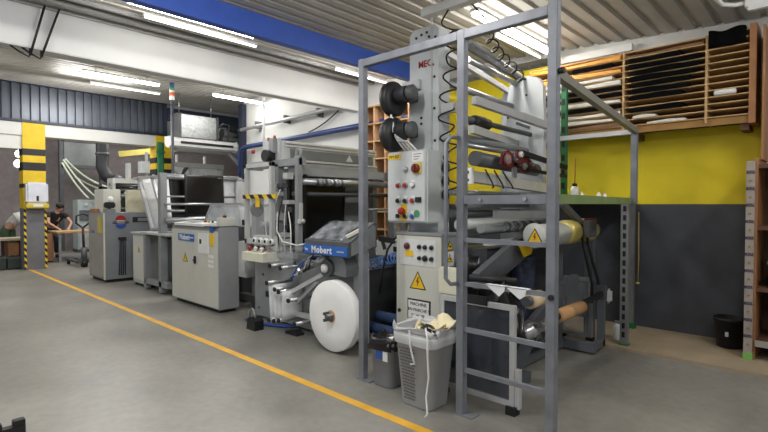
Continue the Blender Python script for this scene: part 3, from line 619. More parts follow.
for k, m in enumerate((red, dred, blk)): P('indicator', MB().lathe([(.011, 0), (.011, .03), (.006, .035)], (-6.67 + .035 * k, 3.6, 1.4), 'z', 14), m, t2)
t = thing('guard_hood', (-7.0, 4.4, 0), 'folded translucent guard hood with sloped panes behind the control desk', 'guard')
P('frame', MB().bar((-8.3, 4.1, 1.24), (-8.02, 4.1, 1.58), .03, .03).bar((-8.02, 4.1, 1.58), (-7.1, 4.1, 1.58), .03, .03).bar((-7.1, 4.1, 1.58), (-6.98, 4.1, 1.24), .03, .03).bar((-7.6, 4.1, 1.58), (-7.35, 4.1, 1.24), .03, .03)
  .bar((-8.3, 4.9, 1.24), (-8.02, 4.9, 1.58), .03, .03).bar((-8.02, 4.9, 1.58), (-7.1, 4.9, 1.58), .03, .03).bar((-8.02, 4.1, 1.58), (-8.02, 4.9, 1.58), .03, .03).bar((-7.1, 4.1, 1.58), (-7.1, 4.9, 1.58), .03, .03), alu, t)
P('pane', MB().quad((-8.3, 4.1, 1.24), (-8.02, 4.1, 1.58), (-7.1, 4.1, 1.58), (-6.98, 4.1, 1.24)), M('guard_sheet', (222, 226, 228), .2, noise=.1, alpha=.72), t)
P('pane', MB().quad((-8.02, 4.1, 1.59), (-7.1, 4.1, 1.59), (-7.1, 4.9, 1.59), (-8.02, 4.9, 1.59)), M('guard_sheet', (222, 226, 228), .2, noise=.1, alpha=.72), t)
P('pane', MB().quad((-7.1, 4.1, 1.58), (-7.1, 4.9, 1.58), (-6.98, 4.9, 1.24), (-6.98, 4.1, 1.24)), M('guard_sheet', (222, 226, 228), .2, noise=.1, alpha=.72), t)
P('stand', MB().box(-8.25, -7.0, 4.1, 4.9, .1, 1.24).box(-8.2, -7.05, 4.15, 4.85, 0, .1), mach_d, t)
t = thing('machine_bridge', (-6.45, 4.2, 0), 'grey bridge frame with hand wheel joining cabinet and bag machine', 'machine')
P('post', MB().box(-6.56, -6.42, 4.0, 4.14, .12, 1.75, .006), mach, t); P('post', MB().box(-6.56, -6.42, 5.1, 5.24, 0, 2.0, .006), mach, t)
P('side_box', MB().box(-6.52, -6.3, 3.75, 4.0, .52, 1.05, .01).box(-6.45, -6.3, 3.73, 3.76, .6, .75), mach_l, t)
P('lower_beam', MB().box(-6.9, -6.1, 3.98, 4.1, .1, .2).box(-6.55, -6.4, 4.0, 4.2, 0, .12), mach_d, t)
w2 = P('hand_wheel', MB().lathe([(.09, 0), (.11, .01), (.11, .03), (.09, .04)], (-6.42, 4.0, 1.52), 'x', 24), blk, t); P('spokes', MB().box(-6.41, -6.39, 3.9, 4.1, 1.51, 1.53).box(-6.41, -6.39, 3.99, 4.01, 1.42, 1.62), blk, w2)
P('lower_shelf', MB().box(-6.42, -6.12, 4.1, 5.1, .35, .38).box(-6.42, -6.12, 4.1, 5.1, .6, .63), mach_d, t)
for z in (.42, .7, 1.3): P('roller', MB().tube((-6.3, 4.0, z), (-6.3, 5.2, z), .045), steel if z > 1 else mach_d, t)

# ------------------------------------------------------------------ bag machine
bm_ = thing('bag_machine', (-5, 4.6, 0), 'large grey bag making machine with glazed guard door, hood and black film', 'machine')
P('side_panel', MB().prism([(-6.06, .03), (-4.0, .03), (-4.0, 1.06), (-4.55, 1.06), (-4.7, .9), (-6.06, .9)], 'y', 3.75, 3.8), mach, bm_)
P('side_panel', MB().prism([(-6.06, .03), (-4.0, .03), (-4.0, 1.06), (-4.55, 1.06), (-4.7, .9), (-6.06, .9)], 'y', 5.65, 5.7), mach, bm_)
P('lower_body', MB().box(-6.0, -4.05, 3.8, 5.65, .1, .82), mach_d, bm_)
P('foot', MB().box(-5.9, -5.7, 3.8, 3.95, 0, .1).box(-4.3, -4.1, 3.8, 3.95, 0, .1).box(-5.9, -5.7, 5.5, 5.64, 0, .1).box(-4.3, -4.1, 5.5, 5.64, 0, .1), blk, bm_)
P('end_panel', MB().box(-4.0, -3.78, 3.74, 3.78, .05, 1.1, .004), mach_l, bm_)
P('sticker', MB().box(-3.9, -3.8, 3.735, 3.741, .5, .72), white_p, bm_); triangle(-3.85, .64, .085, 3.735, bm_)
P('socket_plate', MB().box(-5.78, -5.62, 3.74, 3.75, .32, .4), blk, bm_)
for (x, z) in ((-5.96, .8), (-5.6, .14), (-5.96, .14), (-4.75, .14), (-5.85, .62)): P('bolt', MB().tube((x, 3.735, z), (x, 3.75, z), .016, 10), mach_d, bm_)
# upper frames
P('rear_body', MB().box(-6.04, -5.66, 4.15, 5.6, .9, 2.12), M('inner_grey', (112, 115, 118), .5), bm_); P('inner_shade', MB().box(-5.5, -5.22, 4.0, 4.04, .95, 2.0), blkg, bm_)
P('frame_post', MB().box(-5.14, -5.06, 3.77, 3.84, .9, 2.2, .006), mach, bm_); P('frame_post', MB().box(-5.2, -5.06, 5.6, 5.7, .9, 2.2, .008), mach, bm_)
P('frame_post', MB().box(-5.62, -5.52, 3.78, 3.88, .9, 2.15, .008), mach, bm_); P('frame_post', MB().box(-5.62, -5.52, 5.6, 5.7, .9, 2.15), mach, bm_)
P('top_beam', MB().box(-6.2, -5.06, 3.78, 3.9, 2.1, 2.2, .006), mach, bm_)
P('lifting_eye', MB().path([(-5.13 + .05 * math.cos(a), 3.83, 2.26 + .055 * math.sin(a)) for a in [-.6 + (PI + 1.2) * i / 14 for i in range(15)]], .02).box(-5.19, -5.07, 3.8, 3.86, 2.18, 2.23), mach, bm_)
P('cross_beam', MB().box(-5.4, -5.26, 3.85, 5.72, 1.98, 2.1, .006), mach, bm_); P('cross_beam', MB().box(-5.62, -5.5, 3.88, 5.7, 2.12, 2.18, .006), mach, bm_)
hood = P('hood', MB().box(-5.98, -5.52, 3.86, 5.66, 2.18, 2.47, .012), M('hood_grey', (186, 188, 188), .5), bm_)
P('hood_recess', MB().box(-5.52, -5.508, 3.98, 5.6, 2.22, 2.36), M('recess_grey', (104, 107, 108), .45), hood); P('hood_rib', MB().box(-5.52, -5.49, 3.9, 5.66, 2.385, 2.41).box(-5.52, -5.49, 3.9, 5.66, 2.43, 2.45).box(-5.52, -5.48, 3.9, 5.66, 2.19, 2.215), alu, hood)
P('warning_mark', MB().prism([(5.0, 2.25), (5.14, 2.25), (5.07, 2.35)], 'x', -5.509, -5.504), mach_l, hood)
P('hood_end', MB().box(-5.94, -5.56, 3.82, 3.86, 2.2, 2.5), alu, hood)
P('mast', MB().tube((-5.95, 3.84, 2.1), (-5.95, 3.84, 3.1), .018), alu, bm_)
P('winder', MB().box(-5.78, -5.64, 3.76, 3.84, 2.2, 2.32, .01).tube((-5.7, 3.76, 2.26), (-5.7, 3.68, 2.26), .08, 20), blk, bm_); P('winder_light', MB().lathe([(.03, 0), (.03, -.03), (.01, -.035)], (-6.05, 3.74, 2.34), 'y', 12), red, bm_)
P('cam_head', MB().box(-5.72, -5.6, 3.76, 3.86, 2.3, 2.5, .01), mach, bm_)
for x, z in ((-5.66, 2.52), (-5.8, 2.5)): P('indicator', MB().lathe([(.02, 0), (.02, .04), (.008, .045)], (x, 3.82, z - .02), 'z', 10), red, bm_)
ro = P('nip_roller', MB().tube((-5.2, 3.86, 1.9), (-5.2, 5.7, 1.9), .045, 20), steel, bm_)
for k in range(7): P('roller_band', MB().lathe([(.046, 0), (.052, .01), (.052, .03), (.046, .04)], (-5.2, 4.15 + .075 * k, 1.9), 'y', 20), mach if k % 2 else mach_d, ro)
P('roller', MB().tube((-5.3, 3.86, 1.74), (-5.3, 5.7, 1.74), .03), mach_d, bm_); P('roller', MB().tube((-5.1, 4.9, 1.52), (-5.1, 5.9, 1.52), .02), steel, bm_)
P('film', MB().sheet(lambda u, v: (-5.62 + .02 * math.sin(4 * u + 2 * v), 3.98 + 1.1 * v, 2.02 - 1.12 * u), 12, 12, .004), blkg, bm_)
P('film', MB().sheet(lambda u, v: (-5.62 + .75 * u, 3.98 + 1.1 * v, .98 + .1 * u * u), 6, 6, .004), blkg, bm_)
gd = P('guard_door', MB().box(-6.12, -6.06, 3.62, 3.68, 1.05, 2.16, .004).box(-5.5, -5.44, 3.62, 3.68, 1.05, 2.16, .004).box(-6.12, -5.44, 3.62, 3.68, 2.1, 2.16, .004).box(-6.12, -5.44, 3.62, 3.68, 1.05, 1.12, .004), mach_l, bm_)
P('pane', MB().box(-6.07, -5.49, 3.645, 3.652, 1.12, 2.1), clear, gd)
for z in (1.3, 1.95): P('hinge', MB().box(-6.15, -6.11, 3.6, 3.66, z, z + .08), blk, gd)
P('door_bracket', MB().box(-6.12, -6.06, 3.68, 3.9, 2.08, 2.16).box(-6.12, -6.06, 3.68, 3.9, .9, 1.13), mach, bm_)
tp = P('hazard_bar', MB().box(-6.1, -5.3, 3.585, 3.61, 1.675, 1.73), hazard_xz, bm_)
P('yellow_tag', MB().box(-5.8, -5.7, 3.6, 3.61, 1.56, 1.675), yel, bm_)
# instruments inside and around the frames
random.seed(11)
for k in range(9):
    x = -5.55 + random.uniform(-.1, .35); z = 1.05 + k * .11
    P('actuator', MB().box(x, x + random.uniform(.06, .16), 3.74, 3.84, z, z + random.uniform(.05, .1), .006), random.choice((alu, mach_d, blk, mach_l)), bm_)
for k in range(5):
    x = -5.5 + .06 * k
    P('air_hose', MB().path(curve3((x, 3.76, 1.9 - .1 * k), (x + .06 * (k - 2), 3.7, .95), -.02, 10, (.05 * (k - 2), -.05, 0)), .008), (film_w, white_p, blk, mach_l, white_p)[k], bm_)
P('white_cable', MB().path([(-5.42, 3.7, 1.5), (-5.38, 3.66, 1.25), (-5.2, 3.62, 1.12), (-4.8, 3.55, 1.1), (-4.36, 3.5, 1.16)], .008), white_p, bm_)
P('pinch_valve', MB().box(-5.06, -5.02, 3.77, 3.82, 1.35, 1.62, .01).tube((-5.04, 3.76, 1.38), (-5.04, 3.84, 1.38), .032), mach_l, bm_)
gp = P('gauge_panel', MB().box(-5.95, -5.38, 3.66, 3.75, .98, 1.17, .006), mach_l, bm_)
for k in range(4):
    P('gauge', MB().lathe([(.045, 0), (.045, -.04), (.03, -.045)], (-5.87 + .135 * k, 3.66, 1.1), 'y', 18), white_p, gp); P('gauge_face', MB().lathe([(.026, -.045), (.02, -.05)], (-5.87 + .135 * k, 3.66, 1.1), 'y', 14), blk, gp); P('knob', MB().lathe([(.02, 0), (.02, -.03)], (-5.87 + .135 * k, 3.61, 1.02), 'y', 12), blk, gp)
bb = P('button_box', MB().prism([(3.48, .84), (3.74, .84), (3.74, .98), (3.48, .95)], 'x', -5.95, -5.44), cream2, bm_)
for k, m in enumerate((red, white_p, white_p, red, white_p, red)): P('push_button', MB().lathe([(.02, 0), (.02, .03), (.032, .035), (.028, .055), (.008, .06)], (-5.88 + .075 * k, 3.56 + .06 * (k % 2), .965), 'z', 14), m, bb)
P('plastic_cover', MB().box(-5.3, -4.75, 3.45, 3.46, .86, 1.06).box(-5.3, -4.75, 3.46, 3.74, 1.05, 1.06), clear, bm_)
P('upper_shelf', MB().box(-5.98, -4.98, 3.7, 3.9, .9, .96), mach, bm_)
# paper guide rollers and strips below
for i, (x, z) in enumerate(((-5.17, .62), (-5.0, .56), (-4.92, .54), (-4.72, .46), (-5.13, .16), (-5.02, .17), (-4.92, .19), (-4.6, .2), (-5.1, .84), (-4.88, .83))):
    g = P('guide_roller', MB().tube((x, 3.37, z), (x, 3.76, z), .022, 12), steel, bm_); P('roller_cap', MB().tube((x, 3.355, z), (x, 3.37, z), .028, 12), blk, g)
for x0, z0, x1, z1 in ((-5.19, .62, -5.15, .16), (-5.1, .6, -5.06, .17), (-5.0, .56, -4.99, .17), (-4.9, .54, -4.9, .19)):
    P('paper_strip', MB().sheet(lambda u, v: (x0 + (x1 - x0) * u, 3.4 + .3 * v, z0 + (z1 - z0) * u), 4, 2, .003), M('paper_strip', (228, 230, 232), .6, alpha=.88), bm_)
P('guide_arm', MB().bar((-5.2, 3.6, .62), (-4.4, 3.6, .92), .03, .045), mach, bm_); P('guide_arm', MB().bar((-4.95, 3.55, .5), (-4.25, 3.55, .82), .03, .05), alu, bm_); P('guide_arm', MB().bar((-4.72, 3.5, .42), (-4.35, 3.5, .7), .035, .04), mach, bm_)
P('guide_bar', MB().bar((-4.95, 3.6, .24), (-4.4, 3.6, .26), .04, .06), alu, bm_)
P('brake_housing', MB().prism([(-4.3, .82), (-4.3, 1.0)] + [(-4.08 + .17 * math.cos(a), .88 + .17 * math.sin(a)) for a in [PI * .8 - PI * .9 * i / 12 for i in range(13)]] + [(-3.92, .8)], 'y', 3.55, 3.74), mach, bm_)
P('hub_cap', MB().lathe([(.05, 0), (.05, -.03), (.02, -.05)], (-4.2, 3.5, .88), 'y', 20), white_p, bm_); P('brake_drum', MB().tube((-4.2, 3.5, .88), (-4.2, 3.6, .88), .1, 20), mach_d, bm_)
random.seed(5)
for k in range(8):
    x = -4.85 + .08 * k; P('fitting', MB().tube((x, 3.5, .7 + .035 * k), (x + .07, 3.5 + random.uniform(-.06, .06), .76 + .035 * k), .018, 10), random.choice((steel, blk, blu, steel, alu)), bm_)
for k in range(4): P('air_tube', MB().path(curve3((-4.8 + .1 * k, 3.5, .75 + .03 * k), (-4.35 + .04 * k, 3.52, 1.0), -.05 - .02 * k, 10, (0, -.04, 0)), .008), (blu, blu, film_w, blk)[k], bm_)
P('console_neck', MB().box(-4.4, -4.26, 3.56, 3.745, .82, 1.1, .01), mach, bm_)
# operator console
t = thing('operator_console', (-4.07, 3.7, .94), 'sloped operator console with a blue name strip above the white reel', 'console')
P('housing', MB().prism([(3.38, 1.04), (3.38, 1.2), (3.42, 1.21), (3.76, 1.4), (3.8, 1.39), (3.8, 1.13)], 'x', -4.42, -3.69), M('console_grey', (86, 89, 92), .4, .1), t)
P('top_cover', MB().sheet(lambda u, v: (-4.4 + .56 * u, 3.42 + .34 * v, 1.216 + .19 * v + .008 * math.sin(17 * u + 5 * v) * math.sin(13 * v)), 14, 12, .004), M('crinkled_film', (138, 142, 150), .22, .3, noise=.6, scale=7, bump=.5), t)
P('name_strip', MB().box(-4.42, -3.69, 3.36, 3.38, 1.05, 1.15, .003), signblue, t)
text('Mobert', .1, (-4.1, 3.357, 1.1), '-y', white_p, t, bold=.003, spacing=1.15); text('bag', .035, (-4.36, 3.357, 1.1), '-y', white_p, t); text('machines', .03, (-3.79, 3.357, 1.1), '-y', white_p, t)
P('side_plate', MB().prism([(3.42, 1.06), (3.42, 1.19), (3.74, 1.37), (3.78, 1.36), (3.78, 1.14)], 'x', -3.69, -3.684), mach, t)
P('remote', MB().bar((-3.81, 3.46, 1.25), (-3.73, 3.6, 1.33), .07, .03), cream2, t)
# paper reel
t = thing('paper_reel', (-3.95, 3.42, 0), 'large upright white paper reel on the front of the grey bag machine', 'paper reel')
random.seed(2)
P('paper', MB().lathe([(.06, -.05), (.2, -.051), (.375, -.05), (.38, -.045), (.38, .045), (.375, .05), (.06, .05)], (-3.95, 3.42, .4), 'y', 72), paper, t)
P('core', MB().lathe([(.045, -.056), (.065, -.056), (.065, .05), (.045, .05)], (-3.95, 3.42, .4), 'y', 28), cardb, t)
hb = P('chuck', MB().lathe([(.025, -.12), (.035, -.115), (.035, -.06), (.05, -.06), (.05, .3), (.03, .3)], (-3.95, 3.42, .4), 'y', 24), M('chuck_steel', (120, 118, 114), .35, .6), t)
for k in range(3): P('jaw', MB().box(-3.965 + .04 * math.cos(2.1 * k), -3.935 + .04 * math.cos(2.1 * k), 3.28, 3.35, .385 + .04 * math.sin(2.1 * k), .415 + .04 * math.sin(2.1 * k), .004), mach_d, hb)
# floor bits in front of the bag machine
t = thing('foot_pedal', (-5.42, 3.36, 0), 'small black foot pedal with wire guard on the floor by the bag machine', 'foot pedal')
P('body', MB().prism([(-5.53, 0), (-5.33, 0), (-5.33, .12), (-5.4, .17), (-5.5, .15)], 'y', 3.29, 3.42), blk, t); P('guard', MB().path([(-5.5, 3.32, .14), (-5.5, 3.32, .23), (-5.44, 3.33, .27), (-5.4, 3.33, .2), (-5.38, 3.34, .13)], .012), steel, t)
one('foot_pedal', MB().box(-4.98, -4.75, 3.5, 3.62, 0, .03).prism([(-4.96, .03), (-4.77, .03), (-4.8, .07)], 'y', 3.51, 3.61), blk, 'flat black pedal on the floor below the paper strips', 'foot pedal')
for i, lab in enumerate(('blue air hose lying on the floor beside the black foot pedal', 'second blue air hose on the floor running under the bag machine')):
    one('air_hose', MB().path([(-6.0 + .05 * i, 3.9, .02), (-5.9, 3.6 - .1 * i, .02), (-5.65, 3.52 - .07 * i, .02), (-5.4 + .2 * i, 3.6 + .03 * i, .02), (-5.0, 3.85, .02)], .014), blu, lab, 'hose')

# ------------------------------------------------------------------ rear pigeonholes and items behind the machine
t = thing('pigeonhole_shelf', (-6.0, 6.55, 0), 'orange wooden pigeonhole shelf on the rear wall behind the blowers', 'shelf')
tan = M('tan_wood', (190, 150, 112), .6, noise=.1); P('back_panel', MB().box(-6.6, -4.9, 6.74, 6.765, .8, 3.4), tan, t)
for k in range(7): P('upright', MB().box(-6.6 + .28 * k, -6.57 + .28 * k, 6.42, 6.74, .78, 3.42), tan, t)
for k in range(9): P('shelf_board', MB().box(-6.6, -4.89, 6.41, 6.74, .8 + .325 * k, .825 + .325 * k), wood, t)
P('stand', MB().box(-6.55, -6.4, 6.45, 6.74, 0, .8).box(-5.1, -4.95, 6.45, 6.74, 0, .8), wood_d, t)
one('steel_rack', MB().box(-5.3, -5.22, 6.0, 6.08, 0, 2.0).box(-4.6, -4.52, 6.0, 6.08, 0, 2.0).box(-5.3, -4.52, 6.0, 6.08, .9, .96).box(-5.3, -4.52, 6.0, 6.08, 1.6, 1.66).box(-5.3, -4.52, 6.0, 6.3, .3, .34), mach, 'bare grey steel rack standing before the wooden pigeonholes', 'rack')
one('green_drum', MB().lathe([(.2, .345), (.22, .365), (.22, .6), (.215, .62), (.22, .64), (.22, .93), (.2, .95)], (-4.86, 6.22, 0), 'z', 24).box(-5.0, -4.7, 6.1, 6.3, .34, .36), M('drum_green', (44, 84, 62), .5), 'dark green drum on the bare grey steel rack', 'drum')

# ------------------------------------------------------------------ roller tower (film machine on the right)
rt = thing('roller_tower', (-3.0, 4.6, 0), 'tall white tower machine with long rollers and a rear side plate', 'machine')
tw = M('tower_white', (196, 200, 202), .42, noise=.06, scale=4)
P('front_column', MB().prism([(-3.36, 0), (-2.98, 0), (-2.98, 3.38), (-3.03, 3.43), (-3.31, 3.43), (-3.36, 3.38)], 'y', 3.97, 4.16), tw, rt)
P('rail', MB().box(-3.07, -3.055, 3.95, 3.97, 2.16, 3.5, .003), alu, rt)
for (x, z) in ((-3.27, 3.34), (-3.2, 3.36), (-3.13, 3.37), (-3.1, 3.32), (-3.02, 3.3), (-3.2, 2.5), (-3.2, 2.44), (-3.03, 2.58), (-3.03, 2.9), (-3.02, 2.25)): P('bolt_hole', MB().tube((x, 3.962, z), (x, 3.97, z), .014, 10), blk, rt)
text('MEC', .095, (-3.15, 3.966, 3.05), '-y', M('logo_red', (150, 40, 36), .45), rt, bold=.0025, sx=.95); P('logo_dot', MB().box(-3.05, -3.036, 3.962, 3.968, 3.015, 3.035), M('logo_red'), rt)
P('motor_bracket', MB().box(-3.44, -3.2, 3.93, 3.97, 2.8, 2.9, .004), alu, rt); P('side_bracket', MB().box(-2.98, -2.82, 4.0, 4.06, 2.52, 2.62, .004), alu, rt)
rp = MB().prism([(-3.2, 1.75), (-2.63, 1.75), (-2.62, 2.6), (-2.64, 3.04), (-2.7, 3.14), (-2.84, 3.19), (-3.0, 3.14), (-3.12, 3.08), (-3.19, 2.98), (-3.2, 2.4)], 'y', 5.6, 5.68)
P('rear_plate', rp, tw, rt)
P('rear_lower_plate', MB().prism([(-3.0, .0), (-2.5, .0), (-2.4, 1.2), (-2.6, 1.75), (-3.2, 1.75), (-3.2, .0)], 'y', 5.6, 5.68), mach, rt)
P('plate_slot', MB().bar((-2.98, 5.59, 2.62), (-2.8, 5.59, 2.54), .012, .035), mach_d, rt)
for (x, z) in ((-2.85, 2.95), (-3.1, 2.7), (-3.05, 2.2), (-2.82, 2.0), (-3.12, 1.9)): P('bolt_hole', MB().tube((x, 5.592, z), (x, 5.6, z), .014, 10), blk, rt)
def R(n, a, b, r, m, box=None):
    mb = MB()
    if box: mb.bar(a, b, *box)
    else: mb.tube(a, b, r, 16)
    return P(n, mb, m, rt)
R('cross_beam', (-2.97, 4.1, 3.15), (-3.12, 5.6, 3.05), 0, alu, (.05, .06)); R('roller', (-2.7, 4.08, 3.03), (-2.99, 5.6, 3.11), .032, steel); R('roller', (-2.67, 4.08, 3.2), (-2.88, 5.6, 3.16), .022, mach)
R('cable_chain', (-2.85, 4.1, 3.26), (-2.95, 5.6, 3.17), 0, mach_d, (.04, .05)); R('roller', (-3.0, 4.15, 2.86), (-3.05, 5.6, 2.84), .035, steel)
R('cross_beam', (-2.63, 4.08, 2.62), (-2.44, 5.6, 2.48), 0, alu, (.06, .08)); R('cross_beam', (-2.66, 4.08, 2.34), (-2.98, 5.6, 2.36), 0, mach_l, (.06, .08)); R('roller', (-2.75, 4.08, 2.46), (-2.8, 5.6, 2.46), .03, mach_d)
R('roller', (-2.75, 4.08, 2.2), (-2.78, 5.6, 2.18), .028, steel); R('main_roller', (-2.62, 4.08, 2.05), (-2.72, 5.6, 2.02), .075, mach_d); R('roller', (-2.8, 4.08, 2.28), (-2.85, 5.6, 2.26), .04, mach)
R('cross_beam', (-2.5, 3.75, 1.86), (-2.45, 5.45, 1.77), 0, alu, (.1, .1)); P('beam_end', MB().box(-2.58, -2.42, 3.72, 3.76, 1.78, 1.93, .006), white_p, rt)
for z in (1.82, 1.89): P('bolt_hole', MB().tube((-2.46, 3.712, z), (-2.46, 3.722, z), .014, 10), blk, rt)
for k in range(5): R('roller', (-2.9 + .1 * (k % 2), 4.08, 1.72 - .11 * k), (-2.95 + .1 * (k % 2), 5.6, 1.72 - .11 * k), (.03, .05, .04, .06, .03)[k], (steel, mach, mach_d, mach_l, steel)[k])
sr = R('spiral_roller', (-2.55, 4.08, 1.36), (-2.6, 5.6, 1.36), .045, mach)
for k in range(10): P('roller_band', MB().lathe([(.046, 0), (.056, .01), (.056, .035), (.046, .045)], (-2.57, 4.5 + .09 * k, 1.36), 'y', 16), mach_d if k % 2 else steel, sr)
R('cross_beam', (-2.5, 4.1, 1.22), (-2.5, 5.5, 1.2), 0, mach_l, (.06, .05)); R('cross_beam', (-2.4, 4.1, 1.5), (-2.45, 5.6, 1.48), 0, mach, (.05, .08))
mt = P('drive_motor', MB().lathe([(.04, 0), (.065, .02), (.07, .05), (.07, .2), (.06, .22), (.06, .3), (.03, .32)], (-2.76, 4.25, 2.45), 'y', 24), blk, rt)
for k in range(3): P('pulley', MB().lathe([(.045, 0), (.055, .01), (.045, .02), (.055, .03), (.02, .035)], (-2.97, 4.06, 1.7 + .14 * k), 'x', 18), mach_d, rt)
pp = P('pulley_plate', MB().prism([(4.3, 2.0), (4.34, 2.1), (4.45, 2.15), (4.58, 2.09), (4.66, 2.17), (4.8, 2.14), (5.02, 2.04), (5.1, 1.98), (5.0, 1.95), (4.8, 1.93), (4.6, 1.99), (4.45, 1.96)], 'x', -2.48, -2.455), dred, rt)
for (y, z, r, m) in ((4.4, 2.05, .05, mach), (4.55, 2.06, .032, mach_d), (4.68, 2.12, .03, white_p), (4.76, 2.0, .034, mach), (4.92, 2.02, .03, mach_d), (4.62, 2.0, .022, blk)):
    q = P('pulley', MB().lathe([(r, 0), (r * 1.05, .01), (r * 1.05, .03), (r * .8, .035)], (-2.455, y, z), 'x', 22), m, pp); P('pulley_hub', MB().lathe([(r * .3, .03), (r * .25, .05)], (-2.455, y, z), 'x', 12), steel, pp)
P('belt', MB().path([(-2.43, 4.4 + .066 * math.cos(a), 2.05 + .066 * math.sin(a)) for a in [2 * PI * i / 24 for i in range(25)]], .006), red, pp)
P('plate_arm', MB().bar((-2.47, 4.6, 1.84), (-2.47, 4.6, 2.05), .03, .06), mach, pp)
P('cable_duct', MB().bar((-2.44, 4.7, 2.14), (-2.3, 5.5, 2.02), .04, .05).bar((-2.4, 4.75, 1.96), (-2.3, 5.5, 1.92), .03, .035), blk, rt)
for k in range(3): P('black_cable', MB().path(curve3((-2.45, 4.0 + .16 * k, 1.93), (-2.43, 4.1 + .2 * k, 1.76), .05, 8, (.04, 0, 0)), .008), blk, rt)
P('machine_body', MB().box(-2.95, -2.55, 4.2, 5.58, .05, 1.15), M('body_charcoal', (70, 72, 76), .5), rt); P('side_cover', MB().prism([(3.95, .0), (5.6, .0), (5.6, .95), (4.9, .9), (3.95, .6)], 'x', -2.6, -2.54), M('body_charcoal'), rt)
P('film', MB().sheet(lambda u, v: (-2.12 + .12 * v + .22 * u + .02 * math.sin(11 * v + 5 * u), 3.5 + .12 * v + .06 * math.sin(9 * u + 4 * v), .98 - .5 * u - .04 * math.sin(7 * v)), 12, 18, .004), blkg, rt)
P('film_roll', MB().tube((-2.3, 3.52, .97), (-1.9, 3.6, .97), .03), blk, rt)
P('film', MB().sheet(lambda u, v: (-2.75 + .25 * v, 3.95 + .04 * math.sin(8 * v), 1.1 - 1.0 * u), 8, 8, .004), blkg, rt)
# coiled cable down the tower's side
one('coiled_cable', MB().path([(-2.86, 3.97, 3.53)] + helix((-2.86, 4.0, 3.44), (-2.86, 4.0, 1.7), .075, 9, 14, .55), .009, 7), blk, 'black coiled cable dangling from the trunking down the tower side', 'cable')
one('coiled_cable', MB().path(helix((-2.62, 4.3, 3.32), (-2.7, 5.2, 3.0), .05, 6, 12, .4), .009, 6).path([(-2.62, 4.35, 3.32), (-2.62, 4.3, 3.45), (-2.62, 4.0, 3.54)], .009, 6), blk, 'black coiled cable strung along the top rollers', 'cable')
# blowers
for i, (z, lab) in enumerate(((2.70, 'upper of the two black disc blowers on the white tower'), (2.33, 'lower of the two black disc blowers on the white tower'))):
    t = thing('blower', (-3.4, 3.75, z), lab, 'blower', 'black blowers on the tower')
    P('fan_disc', MB().lathe([(.05, 0), (.16, .0), (.182, .025), (.182, .085), (.16, .11), (.05, .11)], (-3.49, 3.79, z), 'x', 36), M('blower_black', (30, 31, 34), .45, noise=.1), t)
    P('motor', MB().lathe([(.07, .11), (.085, .13), (.085, .24), (.075, .26)], (-3.49, 3.79, z + .03), 'x', 28), M('motor_dark', (48, 50, 54), .5), t)
    P('end_bell', MB().lathe([(.06, 0), (.082, .01), (.082, .06), (.05, .08)], (-3.22, 3.79, z + .03), 'x', 28), mach_d, t)
    P('mount', MB().box(-3.34, -3.24, 3.8, 3.97, z - .03, z + .08, .006), mach_d, t); P('shaft', MB().tube((-3.26, 3.79, z + .03), (-3.2, 3.79, z + .03), .04), mach_d, t)
# control box and cables
t = thing('control_box', (-3.2, 3.85, 1.4), 'light grey control box with selector switches mounted on the white tower', 'control box')
P('housing', MB().box(-3.47, -2.94, 3.74, 3.97, 1.41, 2.14, .012), M('control_box_grey', (196, 200, 200), .42, noise=.03), t)
P('door', MB().box(-3.455, -2.955, 3.725, 3.742, 1.425, 2.125, .006), M('control_box_grey'), t)
F = 3.725
P('name_sticker', MB().box(-3.45, -3.27, F - .003, F, 2.06, 2.11), yel, t); text('MM 027', .042, (-3.36, F - .004, 2.085), '-y', blk, t)
P('notice', MB().box(-3.12, -2.98, F - .003, F, 2.02, 2.12), white_p, t)
for k in range(3): P('notice_line', MB().box(-3.1, -3.0 - .02 * k, F - .0045, F - .003, 2.095 - .025 * k, 2.101 - .025 * k), mach_d, t)
s_ = P('main_switch', MB().box(-3.11, -3.0, F - .01, F, 1.9, 2.01, .004), M('switch_yellow', (214, 186, 80), .5), t); P('switch_knob', MB().lathe([(.045, 0), (.045, -.03), (.035, -.035)], (-3.06, F - .01, 1.955), 'y', 22), M('dark_red_plastic', (104, 34, 26), .4), s_); P('switch_grip', MB().box(-3.07, -3.05, F - .06, F - .04, 1.92, 1.99), M('dark_red_plastic'), s_)
P('key_switch', MB().lathe([(.03, 0), (.03, -.015), (.015, -.03)], (-3.2, F, 1.95), 'y', 18), steel, t)
for r_ in range(3):
    for c_ in range(3):
        x, z = -3.3 + .095 * c_, 1.79 - .155 * r_
        b = P('selector', MB().lathe([(.028, 0), (.028, -.012), (.02, -.016)], (x, F, z), 'y', 16), steel, t)
        P('button_cap', MB().lathe([(.022, -.01), (.022, -.03), (.015, -.034)], (x, F, z), 'y', 14), (red, red, white_p, blk, blk, red, blk, blk, blu)[r_ * 3 + c_], b); P('button_plate', MB().box(x - .022, x + .022, F - .002, F, z + .03, z + .05), white_p, b)
P('key_box', MB().box(-3.07, -3.0, F - .02, F, 1.62, 1.67, .004), blk, t)
e = P('emergency_stop', MB().lathe([(.02, 0), (.02, -.03), (.038, -.035), (.034, -.06), (.01, -.065)], (-3.23, F, 1.53), 'y', 20), red, t); P('yellow_plate', MB().box(-3.27, -3.19, F - .004, F, 1.43, 1.6), yel, e)
P('round_sticker', MB().tube((-3.06, F - .003, 1.505), (-3.06, F, 1.505), .038, 22), M('sticker_green', (70, 140, 96), .5), t)
P('cable_gland', MB().path([(-3.22, 3.8, 1.42), (-3.22, 3.79, 1.3)], .015), mach, t)
